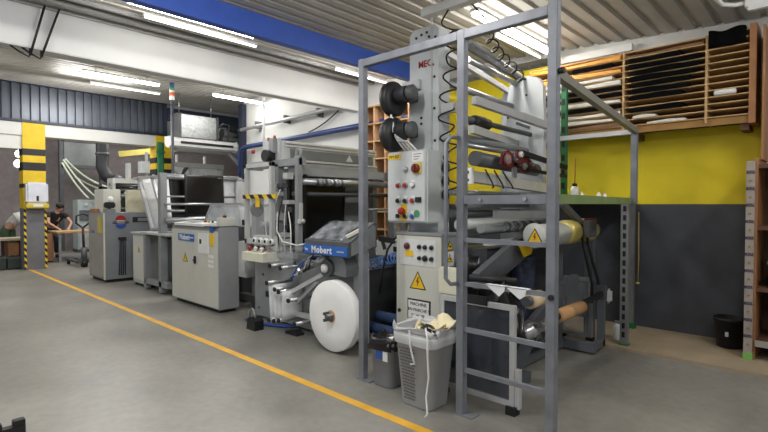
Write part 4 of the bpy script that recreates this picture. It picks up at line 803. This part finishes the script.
for i in range(4):
    one('control_cable', MB().path([(-3.42 + .02 * i, 3.74, 2.6 - .1 * i), (-3.4 + .03 * i, 3.72, 2.4 - .05 * i), (-3.33 + .04 * i, 3.76, 2.24), (-3.27 + .05 * i, 3.82, 2.13)], .011), white_p, 'white cable looping from the black blowers into the grey control box', 'cable', 'white blower cables')
t = thing('floor_cabinet', (-3.0, 3.85, 0), 'slim cream floor cabinet with a yellow warning triangle beneath the control box', 'cabinet')
P('body', MB().box(-3.31, -2.74, 3.71, 3.97, .06, 1.29, .008), mach, t); P('front_plate', MB().box(-3.308, -2.742, 3.7, 3.711, .065, 1.285, .004), cream, t); P('plinth', MB().box(-3.28, -2.77, 3.74, 3.95, 0, .06), blk, t)
P('lid', MB().box(-3.32, -2.73, 3.7, 3.98, 1.29, 1.32, .004), mach, t)
P('door', MB().box(-3.3, -2.75, 3.694, 3.702, .1, .97, .003), cream, t)
cp = P('control_panel', MB().box(-3.26, -2.8, 3.695, 3.711, .99, 1.25, .003), M('panel_pale', (212, 214, 212), .4), t)
for (x, z, m, r) in ((-3.16, 1.18, dred, .03), (-3.0, 1.18, blk, .02), (-2.93, 1.18, blk, .02), (-2.85, 1.18, blk, .02), (-3.0, 1.07, blk, .018), (-2.93, 1.07, blk, .026), (-2.85, 1.07, blk, .02)):
    k = P('knob', MB().lathe([(r, 0), (r, -.02), (r * .6, -.028)], (x, 3.695, z), 'y', 16), m, cp); P('knob_ring', MB().lathe([(r * 1.35, 0), (r * 1.35, -.005)], (x, 3.696, z), 'y', 16), steel, cp)
P('yellow_plate', MB().box(-3.18, -3.08, 3.69, 3.695, 1.08, 1.14), yel, cp)
triangle(-3.02, .85, .21, 3.697, t)
P('lock', MB().lathe([(.018, 0), (.018, -.015)], (-3.26, 3.697, .52), 'y', 14), blk, t)
nb = P('notice_board', MB().box(-3.15, -2.86, 3.688, 3.697, .45, .66, .002), blk, t); P('notice_face', MB().box(-3.135, -2.875, 3.684, 3.69, .465, .645), white_p, nb)
for k, (s, sz) in enumerate((('MACHINE', .047), ('EN MARCHE !', .043), ('DANGER', .043))): text(s, sz, (-3.005, 3.683, .612 - .057 * k), '-y', blk, nb)
P('side_label', MB().box(-2.742, -2.736, 3.76, 3.9, 1.0, 1.14), white_p, t)['label'] = 'white label with a warning triangle'
triangle(3.83, 1.2, .1, -2.738, t, '+x'); triangle(3.83, 1.08, .09, -2.735, t, '+x')
one('junction_box', MB().box(-2.7, -2.46, 3.6, 3.68, .76, 1.02, .012).box(-2.69, -2.47, 3.59, 3.6, .78, 1.0, .006).box(-2.745, -2.62, 3.66, 3.76, .82, .95), cream2, 'ivory junction box just right of the cream floor cabinet', 'junction box')
# items between bag machine and tower
t = thing('terminal_box', (-3.9, 4.5, .7), 'pale grey box carrying blue coiled air hose left of the cream floor cabinet', 'box')
P('housing', MB().box(-4.3, -3.5, 4.4, 4.7, .95, 1.14, .01), mach_l, t); P('socket', MB().box(-3.98, -3.9, 4.39, 4.4, 1.02, 1.08), blk, t); P('stand', MB().box(-4.25, -3.55, 4.5, 4.68, 0, .95), M('body_charcoal'), t)
one('spiral_hose', MB().path(helix((-3.95, 3.98, .9), (-3.42, 3.92, 1.04), .055, 11, 12), .0075, 6).path([(-3.42, 3.92, 1.04), (-3.4, 3.95, 1.14), (-3.36, 3.97, 1.2)], .011).path([(-3.95, 3.98, .9), (-3.98, 4.2, .95), (-3.98, 4.4, 1.0)], .011), M('hose_blue', (84, 124, 188), .35), 'blue spiral air hose stretched left of the cream floor cabinet', 'hose')
t = thing('air_gun', (-3.68, 3.9, .6), 'black air gun hanging with its dark lead left of the cream floor cabinet', 'air gun')
P('lead', MB().path([(-3.55, 3.97, 1.25), (-3.62, 3.9, 1.1), (-3.68, 3.88, .85), (-3.72, 3.88, .6)], .012), blk, t); P('gun', MB().bar((-3.72, 3.88, 1.22), (-3.52, 3.9, 1.2), .04, .06).bar((-3.68, 3.88, 1.2), (-3.66, 3.9, 1.1), .03, .04), blk, t); P('nozzle', MB().tube((-3.53, 3.9, 1.2), (-3.38, 3.95, 1.14), .012), steel, t)
for i, (z, lab) in enumerate(((.0, 'lowest blue fabric roll in the heap behind the smaller bin'), (.12, 'middle blue fabric roll in the heap behind the smaller bin'), (.24, 'topmost blue fabric roll in the heap behind the smaller bin'))):
    one('fabric_roll', MB().lathe([(.02, -.3), (.055, -.3), (.06, -.28), (.06, .28), (.055, .3), (.02, .3)], (-3.62 - .08 * (i % 2), 3.95 + .1 * i - .1, z + .06), 'x', 16), M('roll_blue', (52, 72, 112), .7, noise=.15), lab, 'roll', 'blue rolls behind the bin')

# ------------------------------------------------------------------ safety cage
cg = thing('safety_cage', (-2.1, 3.07, 0), 'grey square tube safety cage with ladder rungs at the front of the tower machine', 'cage')
for x in (-3.15, -2.08, -1.37):
    zt = 3.1 if x > -1.5 else 2.9
    p = P('post', MB().box(x - .032, x + .032, 3.04, 3.1, .008, zt, .003), post_g, cg); P('foot_plate', MB().box(x - .05, x + .12, 3.03, 3.13, 0, .01), post_g, p)
P('top_rail', MB().box(-3.118, -2.112, 3.04, 3.1, 2.83, 2.895, .003).box(-2.048, -1.402, 3.04, 3.1, 2.83, 2.895, .003).box(-2.112, -2.048, 3.045, 3.095, 2.895, 2.9), post_g, cg)
for z in (.345, .655, 1.0, 1.33): P('rung', MB().box(-2.048, -1.402, 3.055, 3.085, z - .016, z + .016), post_g, cg)
b = P('cross_bar', MB().box(-2.048, -1.402, 3.04, 3.1, 1.6, 1.665, .003), post_g, cg)
for x in (-1.9, -1.55): P('bolt', MB().tube((x, 3.025, 1.635), (x, 3.04, 1.635), .014, 8), steel, b)
P('grab_handle', MB().path([(-2.09, 3.03, 1.0), (-2.12, 2.98, 1.0), (-2.15, 2.96, 1.04), (-2.15, 2.96, 2.06), (-2.12, 2.98, 2.1), (-2.09, 3.03, 2.1)], .016), post_g, cg)
P('bolt', MB().tube((-1.36, 3.02, .99), (-1.36, 3.04, .99), .02, 8), blk, cg); P('bolt', MB().tube((-1.338, 3.07, 2.46), (-1.3, 3.07, 2.46), .02, 8), blk, cg)
for i, (x, lab) in enumerate(((-1.78, 'left white cloth strip hanging over the third cage rung'), (-1.62, 'right white cloth strip hanging over the third cage rung'))):
    one('cloth_strip', MB().prism([(x - .08, 1.02), (x + .08, 1.02), (x + .07, .985 - .01 * i), (x + .03, .945)], 'y', 3.046, 3.052).prism([(x - .08, 1.0155), (x + .09, 1.0155), (x + .09, 1.022), (x - .08, 1.022)], 'y', 3.046, 3.09), M('strip_white', (222, 224, 226), .7), lab, 'strip')

# ------------------------------------------------------------------ unwind stand and guards
us = thing('unwind_stand', (-2.2, 4.7, 0), 'low grey unwind stand with slanted arms and shaft right of the tower machine', 'unwinder')
um = M('stand_grey', (98, 101, 106), .45, .2, noise=.1)
P('base_rail', MB().box(-2.3, -2.2, 3.75, 5.3, .02, .12, .004), um, us); P('base_rail', MB().box(-2.3, -1.86, 5.22, 5.3, .02, .12, .004), um, us); P('end_post', MB().box(-1.94, -1.87, 5.5, 5.57, .03, .55, .004).box(-1.94, -1.87, 5.28, 5.57, .03, .1), um, us)
P('slanted_arm', MB().prism([(3.7, .98), (3.72, .84), (3.95, .84), (4.55, 1.04), (4.7, 1.1), (5.15, 1.2), (5.15, 1.28), (4.6, 1.28), (4.4, 1.24)], 'x', -2.4, -2.33), um, us)
P('lower_arm', MB().prism([(4.1, .35), (4.2, .25), (5.2, .6), (5.55, .72), (5.5, .8), (5.1, .74)], 'x', -2.22, -2.15), um, us)
P('stand_post', MB().box(-2.32, -2.22, 3.95, 4.05, .1, .9, .004), um, us); P('stand_post', MB().box(-2.32, -2.22, 5.15, 5.25, .1, 1.2, .004), um, us)
cv = P('roller_cover', MB().lathe([(.02, 0), (.1, .0), (.115, .02), (.115, .62), (.1, .64), (.02, .64)], (-2.14, 4.36, 1.29), 'y', 28), M('cover_white', (196, 198, 192), .4), us)
P('roller_cover', MB().lathe([(.09, 0), (.12, .01), (.13, .03), (.13, .2), (.12, .22), (.09, .22)], (-2.14, 5.06, 1.3), 'y', 28), M('cover_yellow', (206, 190, 110), .35, .3), us); P('roller_cover', MB().lathe([(.09, 0), (.125, .01), (.135, .04), (.135, .22), (.125, .25), (.09, .25)], (-2.14, 5.5, 1.3), 'y', 28), M('cover_yellow'), us)
P('roller_core', MB().tube((-2.14, 4.36, 1.3), (-2.14, 5.9, 1.3), .09, 20), mach_l, us)
P('yellow_flap', MB().prism([(4.3, 1.2), (4.6, 1.2), (4.55, 1.1), (4.4, 1.08)], 'x', -2.26, -2.25), yel, us)
P('end_disc', MB().lathe([(.02, -.012), (.115, -.01), (.12, 0), (.02, .0)], (-2.12, 4.35, 1.3), 'y', 32), M('cover_white'), us); triangle(-2.11, 1.3, .17, 4.338, us)
P('bracket', MB().box(-2.02, -1.94, 5.28, 5.48, 1.24, 1.42, .01).bar((-2.1, 4.9, 1.62), (-2.08, 5.45, 1.36), .05, .06), mach_d, us); P('clamp_head', MB().box(-2.1, -2.0, 5.5, 5.66, 1.36, 1.44, .01), dred, us)
for k, (y0, y1) in enumerate(((5.35, 5.6), (5.5, 5.8))): P('cable', MB().path([(-2.06, y0, 1.26), (-2.03, y0 + .1, .95), (-2.03, y1, .7), (-2.0, y1 - .1, .5)], .018), blk, us)
P('support_leg', MB().box(-2.2, -2.1, 5.8, 5.9, .03, 1.25, .004), um, us)
P('air_spring', MB().path([(-2.42, 4.72, .35 + .012 * i) for i in range(60)], .12, 14), M('ribbed_blue_black', (44, 52, 74), .6, noise=.4, scale=24, bump=.4), us)
P('shaft', MB().tube((-1.92, 3.7, .5), (-1.9, 5.62, .62), .03, 16), blk, us)
ck = P('chuck', MB().lathe([(.035, 0), (.06, .02), (.06, .1), (.075, .12), (.075, .2), (.045, .22), (.045, .4), (.06, .42), (.06, .5)], (-1.92, 3.72, .51), 'y', 20), steel, us)
for k in range(4): P('chuck_jaw', MB().box(-1.99 + .1 * (k % 2), -1.95 + .1 * (k % 2), 3.84, 3.96, .44 + .1 * (k // 2), .48 + .1 * (k // 2), .006), mach_d, ck)
P('chuck_support', MB().bar((-2.1, 3.9, .06), (-1.93, 3.95, .5), .08, .1).bar((-2.24, 3.85, .08), (-1.95, 3.95, .08), .08, .08), um, us)
P('end_holder', MB().box(-1.95, -1.86, 5.5, 5.58, .55, .7, .004), mach_d, us); P('end_hook', MB().box(-1.88, -1.83, 5.56, 5.68, .5, .66, .03), mach_l, us)
one('cardboard_core', MB().lathe([(.035, 0), (.062, 0), (.062, .56), (.035, .56)], (-1.91, 4.42, .55), 'y', 28).lathe([(.0635, .2), (.0635, .28)], (-1.91, 4.42, .55), 'y', 28), cardb, 'brown cardboard core slid on the black shaft of the unwind stand', 'core')
one('paper_core', MB().lathe([(.05, 0), (.075, 0), (.075, .2), (.05, .2)], (-2.02, 4.05, .73), 'y', 28), M('pale_kraft', (218, 196, 158), .75), 'short pale paper core sitting on the stub shaft behind the cage rungs', 'core')
P('stub_shaft', MB().tube((-2.25, 4.15, .73), (-2.02, 4.15, .73), .03).tube((-2.02, 3.98, .73), (-2.02, 4.4, .73), .045), mach_d, us)
def guard(label, y, x0, x1, z0, z1, pane, frame):
    t = thing('safety_screen', ((x0 + x1) / 2, y, 0), label, 'guard')
    P('frame', MB().box(x0, x0 + .04, y - .02, y + .02, z0, z1).box(x1 - .04, x1, y - .02, y + .02, z0, z1).box(x0 + .04, x1 - .04, y - .02, y + .02, z0, z0 + .04).box(x0 + .04, x1 - .04, y - .02, y + .02, z1 - .04, z1), frame, t)
    P('pane', MB().box(x0 + .03, x1 - .03, y - .004, y + .004, z0 + .03, z1 - .03), pane, t)
    for xx in (x0 + .01, x1 - .03): P('foot', MB().box(xx - .03, xx + .05, y - .04, y + .04, max(0, z0 - .06) if z0 < .1 else 0, z0 + .005), blk, t)
    return t
g1 = guard('aluminium framed smoked guard panel behind the lower cage rungs', 3.33, -2.46, -1.77, .06, .83, smoke, alu)
P('latch', MB().box(-2.2, -2.0, 3.3, 3.33, .8, .87, .004), blk, g1); P('corner_bracket', MB().box(-1.77, -1.73, 3.32, 3.36, .05, .35), alu, g1)
guard('grey framed clear guard panel at the wall end of the unwind stand', 5.67, -2.42, -2.05, .06, .75, clear, mach)

# ------------------------------------------------------------------ storage platform, back right of the cage
sp = thing('storage_platform', (-1.9, 5.4, 0), 'green edged shelf platform on a perforated grey upright beside the cage', 'shelf')
P('edge_beam', MB().bar((-1.38, 3.12, 1.635), (-1.68, 5.72, 1.635), .05, .065), olive, sp); P('deck', MB().prism([(-1.68, 5.74), (-1.93, 6.74), (-3.0, 6.74), (-3.0, 5.74)], 'z', 1.61, 1.66), olive, sp)
up = P('upright', MB().box(-1.77, -1.69, 5.72, 5.78, .03, 1.61), M('galvanised_upright', (138, 140, 140), .4, .4), sp)
for k in range(15): P('slot', MB().box(-1.745, -1.715, 5.712, 5.722, .12 + .1 * k, .18 + .1 * k), blk, up)
P('upright', MB().box(-1.95, -1.88, 6.58, 6.64, .03, 1.61), M('galvanised_upright'), sp)
P('foot', MB().box(-1.97, -1.86, 6.56, 6.66, .03, .1).box(-1.78, -1.68, 5.71, 5.79, .03, .045), green, sp)
P('rear_post', MB().box(-1.66, -1.6, 5.66, 5.72, 1.6, 2.42, .003), post_g, sp); P('brace', MB().bar((-1.37, 3.1, 2.46), (-1.62, 5.69, 2.39), .05, .06), M('brace_grey', (128, 126, 116), .45, .25), sp)
P('rear_rail', MB().box(-2.9, -1.66, 5.67, 5.72, 2.36, 2.41), alu, sp); P('rail_leg', MB().box(-2.92, -2.87, 5.69, 5.74, 1.66, 2.41), alu, sp)
gp = P('green_upright', MB().box(-2.66, -2.59, 6.18, 6.24, 1.66, 3.3), green, sp)
for k in range(8): P('slot', MB().box(-2.645, -2.605, 6.172, 6.182, 1.8 + .18 * k, 1.88 + .18 * k), blk, gp)
t = thing('squeeze_bottle', (-2.38, 5.95, 1.66), 'white squeeze bottle with a red straw on the green platform', 'bottle')
P('body', MB().lathe([(.04, 0), (.05, .01), (.05, .13), (.03, .16)], (-2.38, 5.95, 1.66), 'z', 20), white_p, t); P('cap', MB().lathe([(.03, .16), (.03, .19), (.012, .2)], (-2.38, 5.95, 1.66), 'z', 16), blk, t); P('straw', MB().tube((-2.38, 5.95, 1.85), (-2.37, 5.95, 2.16), .006, 8), red, t)
random.seed(9)
for i, (x, lab) in enumerate(((-2.28, 'left heap of crumpled white rags on the green platform'), (-2.05, 'right heap of crumpled white rags on the green platform'))):
    one('rag', MB().sheet(lambda u, v: (x - .12 + .22 * u, 5.82 + .2 * v, 1.665 + .05 * math.sin(PI * u) * math.sin(PI * v) * (1 + .8 * math.sin(17 * u + 9 * v + 3 * i))), 12, 10, .004), M('rag_white', (226, 226, 224), .85, noise=.1, scale=14), lab, 'rag')
one('black_marker', MB().tube((-2.19, 5.76, 1.672), (-2.12, 5.8, 1.672), .011, 10), blk, 'small black marker lying between the white rags', 'marker')
t = thing('spray_bottle', (-1.85, 5.95, .03), 'small white bottle standing on the floor beside the perforated upright', 'bottle')
P('body', MB().lathe([(.04, 0), (.045, .01), (.045, .15), (.02, .19)], (-1.86, 5.93, .03), 'z', 18), white_p, t); P('nozzle', MB().box(-1.89, -1.83, 5.91, 5.95, .215, .245, .004), mach, t)
one('hanging_lead', MB().path([(-1.86, 6.7, 1.5), (-1.86, 6.72, .9), (-1.86, 6.7, .62)], .006).lathe([(.01, 0), (.028, .01), (.01, .03)], (-1.86, 6.7, .58), 'z', 12), M('lead_yellow', (196, 172, 90), .5), 'thin lead with a yellowish plug hanging on the black wall', 'lead')

# ------------------------------------------------------------------ wall rack with sheets
rk = thing('sheet_rack', (-2.4, 6.55, 2.5), 'wide wooden wall rack of many thin shelves above the yellow wall', 'rack')
YF, YB = 6.4, 6.74
P('side_panel', MB().box(-.72, -.66, YF - .02, 6.765, 2.46, 3.5), wood_o, rk); P('back_panel', MB().box(-3.2, -.72, YB, 6.765, 2.5, 3.48), wood_d, rk)
DV = (-3.2, -1.97, -1.105, -.72)
for x in DV[:-1]: P('divider', MB().box(x - .012, x + .012, YF, YB, 2.5, 3.47), wood, rk)
ZS = [2.56 + .0745 * k for k in range(13)]
for a, b in zip(DV, DV[1:]):
    for z in ZS: P('shelf_slat', MB().box(a + .012, b - .012 if b < -.8 else b, YF, YB, z - .006, z + .006), wood, rk)
P('bottom_rail', MB().box(-3.2, -.72, YF + .02, YF + .05, 2.47, 2.55), M('rail_ochre', (150, 112, 56), .65, noise=.15), rk)
for xx in (-3.15, -1.9, -.8): P('bracket', MB().box(xx, xx + .08, YF + .05, 6.765, 2.4, 2.47), wood_d, rk)
ORD = ('lowest', 'second', 'third', 'fourth', 'fifth', 'sixth', 'seventh', 'eighth', 'ninth', 'tenth', 'eleventh', 'twelfth')
random.seed(21)
sheet_mats = dict(black=M('sheet_black', (8, 8, 9), .95, noise=.2, spec=.1), white=M('sheet_white', (214, 210, 200), .6), orange=M('sheet_amber', (226, 158, 60), .5), brown=M('sheet_brown', (120, 84, 52), .6))
def sheet(bay, k, col, x0=None, x1=None, out=.0, fill=.03):
    a, b = DV[bay] + .03, DV[bay + 1] - .03; x0 = a if x0 is None else x0; x1 = b if x1 is None else x1
    z = ZS[k] + .0065; ph = random.uniform(0, 6); dy = out + random.uniform(0, .02)
    f = lambda u, v: (x0 + (x1 - x0) * u, YF - dy + .3 * v, z + fill * (.8 + .2 * math.sin(5 * u + ph)))
    mb = MB()
    mb.sheet(f, 14, 2, 0)
    mb.sheet(lambda u, v: (x0 + (x1 - x0) * u, YF - dy + .3 * v, z), 14, 2, 0)
    # close the rim
    for u0, u1 in [(i / 14, (i + 1) / 14) for i in range(14)]:
        for v in (0, 1):
            A, B = f(u0, v), f(u1, v); mb.quad((A[0], A[1], z), (B[0], B[1], z), B, A)
    for u in (0, 1):
        A, B = f(u, 0), f(u, 1); mb.quad((A[0], A[1], z), (B[0], B[1], z), B, A)
    bmesh.ops.remove_doubles(mb.bm, verts=mb.bm.verts, dist=1e-5)
    nm = ('left', 'middle', 'right')[bay]
    one('stored_sheet', mb, sheet_mats[col], '%s sheet in the %s bay of the wooden wall rack, %s slot from the bottom' % (col, nm, ORD[k]), 'sheet', 'sheets in the wooden rack')
for k in (2, 4, 5, 6, 7, 8, 9, 10): sheet(1, k, 'black', -1.9 + random.uniform(0, .05), -1.24 - random.uniform(0, .12) if k not in (7, 8, 9) else -1.17, .03, .058)
sheet(1, 0, 'white', -1.7, -1.3); sheet(1, 1, 'white', -1.85, -1.6, .02, .04); sheet(1, 11, 'brown')
for k, c, x0 in ((0, 'brown', None), (1, 'white', None), (2, 'white', None), (3, 'black', None), (4, 'white', None), (5, 'black', -3.0), (6, 'black', None), (7, 'white', None), (8, 'white', None), (9, 'orange', None), (10, 'black', -2.6), (11, 'orange', None)):
    sheet(0, k, c, x0, None if k not in (8, 10) else -2.1, .01, .05)
one('draped_sheet', MB().sheet(lambda u, v: (-1.08 + .33 * u, YF - .05 + .25 * v if v > .3 else YF - .05 + .02 * math.sin(9 * u), (3.485 if v > .3 else 3.485 - .17 * (1 - v / .3)) + .018 * math.sin(8 * u + 4 * v) - .04 * u * 0), 14, 10, .01), sheet_mats['black'], 'black crumpled sheet hanging out of the top right rack slots', 'sheet')
one('white_tube', MB().lathe([(.02, 0), (.03, .01), (.03, .19), (.02, .2)], (-1.03, YF - .0, ZS[3] + .0375), 'x', 16), white_p, 'white rolled bag sticking out of the right rack bay', 'roll')

# ------------------------------------------------------------------ shelving at the right edge
rs = thing('shelving_unit', (0, 6.4, .03), 'dark wooden shelving at the right edge with a lettered front strip', 'shelving')
P('side_board', MB().box(-.64, -.6, 6.1, 6.74, .03, 2.06), wood_o, rs); P('side_board', MB().box(-.6, -.58, 6.3, 6.76, 2.06, 3.44), wood_o, rs)
P('back_board', MB().box(-.6, 1.2, 6.72, 6.76, .2, 2.02), wood_d, rs)
for z in (.2, .74, 1.36, 1.98): P('shelf_board', MB().box(-.6, 1.2, 6.1, 6.72, z - .02, z + .02), wood_d, rs)
P('side_board', MB().box(1.2, 1.24, 6.1, 6.74, .03, 2.06), wood_o, rs)
P('front_lip', MB().box(-.6, 1.2, 6.07, 6.1, .17, .23), M('lip_grey', (160, 156, 146), .6), rs)
ls = P('label_strip', MB().box(-.69, -.62, 6.05, 6.09, .03, 2.03), M('strip_beige', (156, 146, 138), .6, noise=.1), rs)
for k in range(11): text('MODUL', .04, (-.655, 6.047, 1.92 - .165 * k), '-y', M('print_dark', (70, 62, 66), .6), ls, bold=.002, sx=.5)
for k in range(11): P('peg_hole', MB().tube((-.655, 6.046, 1.835 - .165 * k), (-.655, 6.052, 1.835 - .165 * k), .011, 10), M('peg_ochre', (150, 110, 60), .6), ls)
P('green_base', MB().box(-.695, -.615, 6.04, 6.1, .03, .1), M('leaf_green', (120, 176, 88), .6), rs)
one('grey_tote', MB().box(-.5, .1, 6.14, 6.6, .762, .78).box(-.5, .1, 6.14, 6.16, .78, 1.02).box(-.5, .1, 6.58, 6.6, .78, 1.02).box(-.5, -.48, 6.16, 6.58, .78, 1.02).box(.08, .1, 6.16, 6.58, .78, 1.02).box(-.52, .12, 6.12, 6.15, 1.0, 1.03), M('tote_grey', (92, 90, 90), .6), 'grey tote box on the upper middle shelf at the right edge', 'box')
one('white_sack', MB().ball((-.3, 6.4, .42), .2, 3, (1, .9, 1), .0).sheet(lambda u, v: (-.3 + (.19 + .012 * math.sin(9 * v * 2)) * math.cos(2 * PI * v), 6.4 + .17 * math.sin(2 * PI * v), .222 + .42 * u), 6, 28, .004), M('sack_white', (206, 206, 208), .7, noise=.12, scale=9), 'white printed sack on the lowest shelf at the right edge', 'sack')
t = thing('bucket', (-.85, 6.5, .03), 'black plastic bucket on the floor by the right shelving', 'bucket')
P('pail', MB().lathe([(.1, 0), (.115, .01), (.145, .3), (.155, .3), (.155, .33), (.14, .33), (.105, .03), (.02, .03)], (-.86, 6.45, .03), 'z', 28), blk, t); P('label', MB().box(-.88, -.85, 6.308, 6.314, .17, .22), mach_l, t)
P('wire_handle', MB().path([(-.86 + .158 * math.cos(a), 6.45 - .03 * math.sin(a), .35 - .06 * math.sin(a)) for a in [PI * i / 12 for i in range(13)]], .005), steel, t)

# ------------------------------------------------------------------ bins
def rrect(w_, d, r, n=6):
    out = []
    for cx, cy, a0 in ((w_ / 2 - r, d / 2 - r, 0), (-w_ / 2 + r, d / 2 - r, PI / 2), (-w_ / 2 + r, -d / 2 + r, PI), (w_ / 2 - r, -d / 2 + r, 1.5 * PI)):
        for i in range(n + 1): a = a0 + PI / 2 * i / n; out.append((cx + r * math.cos(a), cy + r * math.sin(a)))
    return out
def ringmesh(c, secs):
    mb = MB(); rings = []
    for w_, d, r, z in secs: rings.append([mb.bm.verts.new((c[0] + x, c[1] + y, z)) for x, y in rrect(w_, d, r)])
    n = len(rings[0])
    for a, b in zip(rings, rings[1:]):
        for i in range(n): f = mb.bm.faces.new((a[i], a[(i + 1) % n], b[(i + 1) % n], b[i])); f.smooth = True
    return mb, rings
def bin_(name, c, w0, d0, w1, d1, h, label, mat):
    t = thing(name, (c[0], c[1], 0), label, 'bin')
    mb, rg = ringmesh(c, [(w0, d0, .05, 0), (w0 + .01, d0 + .01, .05, .015), (w1, d1, .06, h - .03), (w1 + .02, d1 + .02, .065, h - .025), (w1 + .02, d1 + .02, .065, h), (w1 - .02, d1 - .02, .05, h), (w0 - .02, d0 - .02, .04, .03)])
    mb.bm.faces.new(rg[0][::-1]); mb.bm.faces.new(rg[-1]); P('body', mb, mat, t); return t
t = bin_('waste_bin', (-2.41, 3.04), .29, .25, .4, .33, .62, 'taller grey bin with a clear liner full of cream paper scraps', grey_p)
mb, rg = ringmesh((-2.41, 3.04), [(.415, .345, .066, .5), (.43, .36, .07, .54), (.428, .357, .07, .58), (.435, .365, .07, .61), (.445, .375, .08, .63), (.42, .35, .07, .645), (.38, .3, .06, .6), (.34, .27, .05, .5)])
random.seed(4)
for ring in rg[3:6]:
    for v in ring: v.co += V((random.uniform(-.015, .015), random.uniform(-.015, .015), random.uniform(-.03, .03)))
P('bin_liner', mb, film_w, t)
mb, rg = ringmesh((-2.41, 3.04), [(.422, .352, .068, .545), (.426, .356, .068, .55), (.428, .358, .068, .575), (.422, .352, .068, .58)]); P('tape_band', mb, M('clear_tape', (210, 212, 212), .3), t)
lat = stripes('lattice', (88, 88, 90), (138, 139, 140), 'DIAGONAL', (0, 0, 0), 14)
def onface(u, z):  # point on the bin's aisle face
    k = (z - .015) / .575; hw = (.30 + .1 * k) / 2 - .05; return (-2.41 - hw + u * hw * 2, 3.04 - (.26 + .07 * k) / 2 - .003, z)
lm = MB()
for i in range(9):
    for j in range(17):
        z0 = .06 + j * .025; u0 = i * .062 + (.031 if j % 2 else 0)
        lm.quad(onface(u0, z0), onface(u0 + .03, z0 - .008), onface(u0 + .05, z0 + .004), onface(u0 + .02, z0 + .012))
P('lattice_holes', lm, M('hole_dark', (84, 84, 86), .7), t)
P('plastic_tail', MB().path([(-2.27, 2.87, .66), (-2.23, 2.84, .6), (-2.235, 2.85, .45), (-2.22, 2.845, .3), (-2.24, 2.84, .15), (-2.21, 2.82, .04), (-2.22, 2.8, .012)], .007), white_p, t); P('plastic_tail', MB().path([(-2.42, 2.86, .62), (-2.41, 2.855, .5), (-2.38, 2.85, .42), (-2.36, 2.85, .37), (-2.4, 2.848, .36)], .008), film_w, t)
random.seed(12); pm = MB()
def scrap(mb, c, s):
    a, b, d = random.uniform(0, 6), random.uniform(0, 6), random.uniform(.3, 1)
    mb.sheet(lambda u, v: (c[0] + s * (u - .5) * math.cos(a) - s * (v - .5) * math.sin(a), c[1] + s * (u - .5) * math.sin(a) + s * (v - .5) * math.cos(a), c[2] + s * .45 * (math.sin(4 * u + b) * math.cos(3 * v + a)) + d * s * .3 * (u - .5)), 4, 4, .003)
for k in range(16): scrap(pm, (-2.41 + random.uniform(-.13, .13), 3.04 + random.uniform(-.1, .1), .585 + random.uniform(-.03, .04)), random.uniform(.08, .15))
scrap(pm, (-2.23, 3.1, .68), .16); scrap(pm, (-2.27, 3.02, .65), .13)
one('paper_scraps', pm, M('cream_scraps', (226, 214, 176), .8, noise=.06), 'heap of crumpled cream paper scraps in the taller grey bin', 'paper', None, 'stuff')
one('black_scrap', MB().ball((-2.33, 2.98, .62), .05, 2, (1.3, .8, .7), .3), blk, 'black crumpled plastic among the cream scraps', 'plastic')
t = bin_('waste_bin', (-2.9, 3.14), .22, .18, .28, .23, .4, 'shorter grey bin with a black liner beside the cage corner post', M('bin_grey_dark', (132, 134, 138), .5))
mb, rg = ringmesh((-2.9, 3.14), [(.305, .255, .066, .34), (.315, .265, .07, .38), (.305, .255, .07, .43), (.25, .2, .06, .44), (.2, .15, .05, .37), (.08, .06, .03, .35)])
for ring in rg[:4]:
    for v in ring: v.co += V((random.uniform(-.015, .015), random.uniform(-.012, .012), random.uniform(-.03, .03)))
mb.bm.faces.new(rg[-1]); P('bin_liner', mb, blkg, t)
P('label', MB().box(-2.95, -2.87, 3.025, 3.035, .25, .33), blu, t); P('label', MB().box(-2.865, -2.81, 3.025, 3.034, .24, .33), white_p, t)
one('white_scrap', MB().prism([(-2.87, 3.08), (-2.8, 3.1), (-2.82, 3.17), (-2.86, 3.15)], 'z', .4, .43), paper, 'white paper scrap on the black liner of the shorter bin', 'paper')
one('plastic_sleeve', MB().ball((-3.02, 3.5, .07), .07, 2, (1.2, .8, 1), .15), film_w, 'crumpled clear plastic on the floor left of the shorter bin', 'plastic')
# castellated crate at the lower left corner
t = thing('notched_slat', (-4.15, .4, 0), 'black plastic slat with a notched rim at the lower left corner of the photo', 'plastic slat')
P('body', MB().box(-4.18, -4.12, .1, .72, 0, .06), blk, t); P('rim_lug', MB().box(-4.18, -4.12, .65, .72, .06, .1, .004), blk, t); P('rim_lug', MB().box(-4.18, -4.12, .5, .59, .06, .1, .004), blk, t)
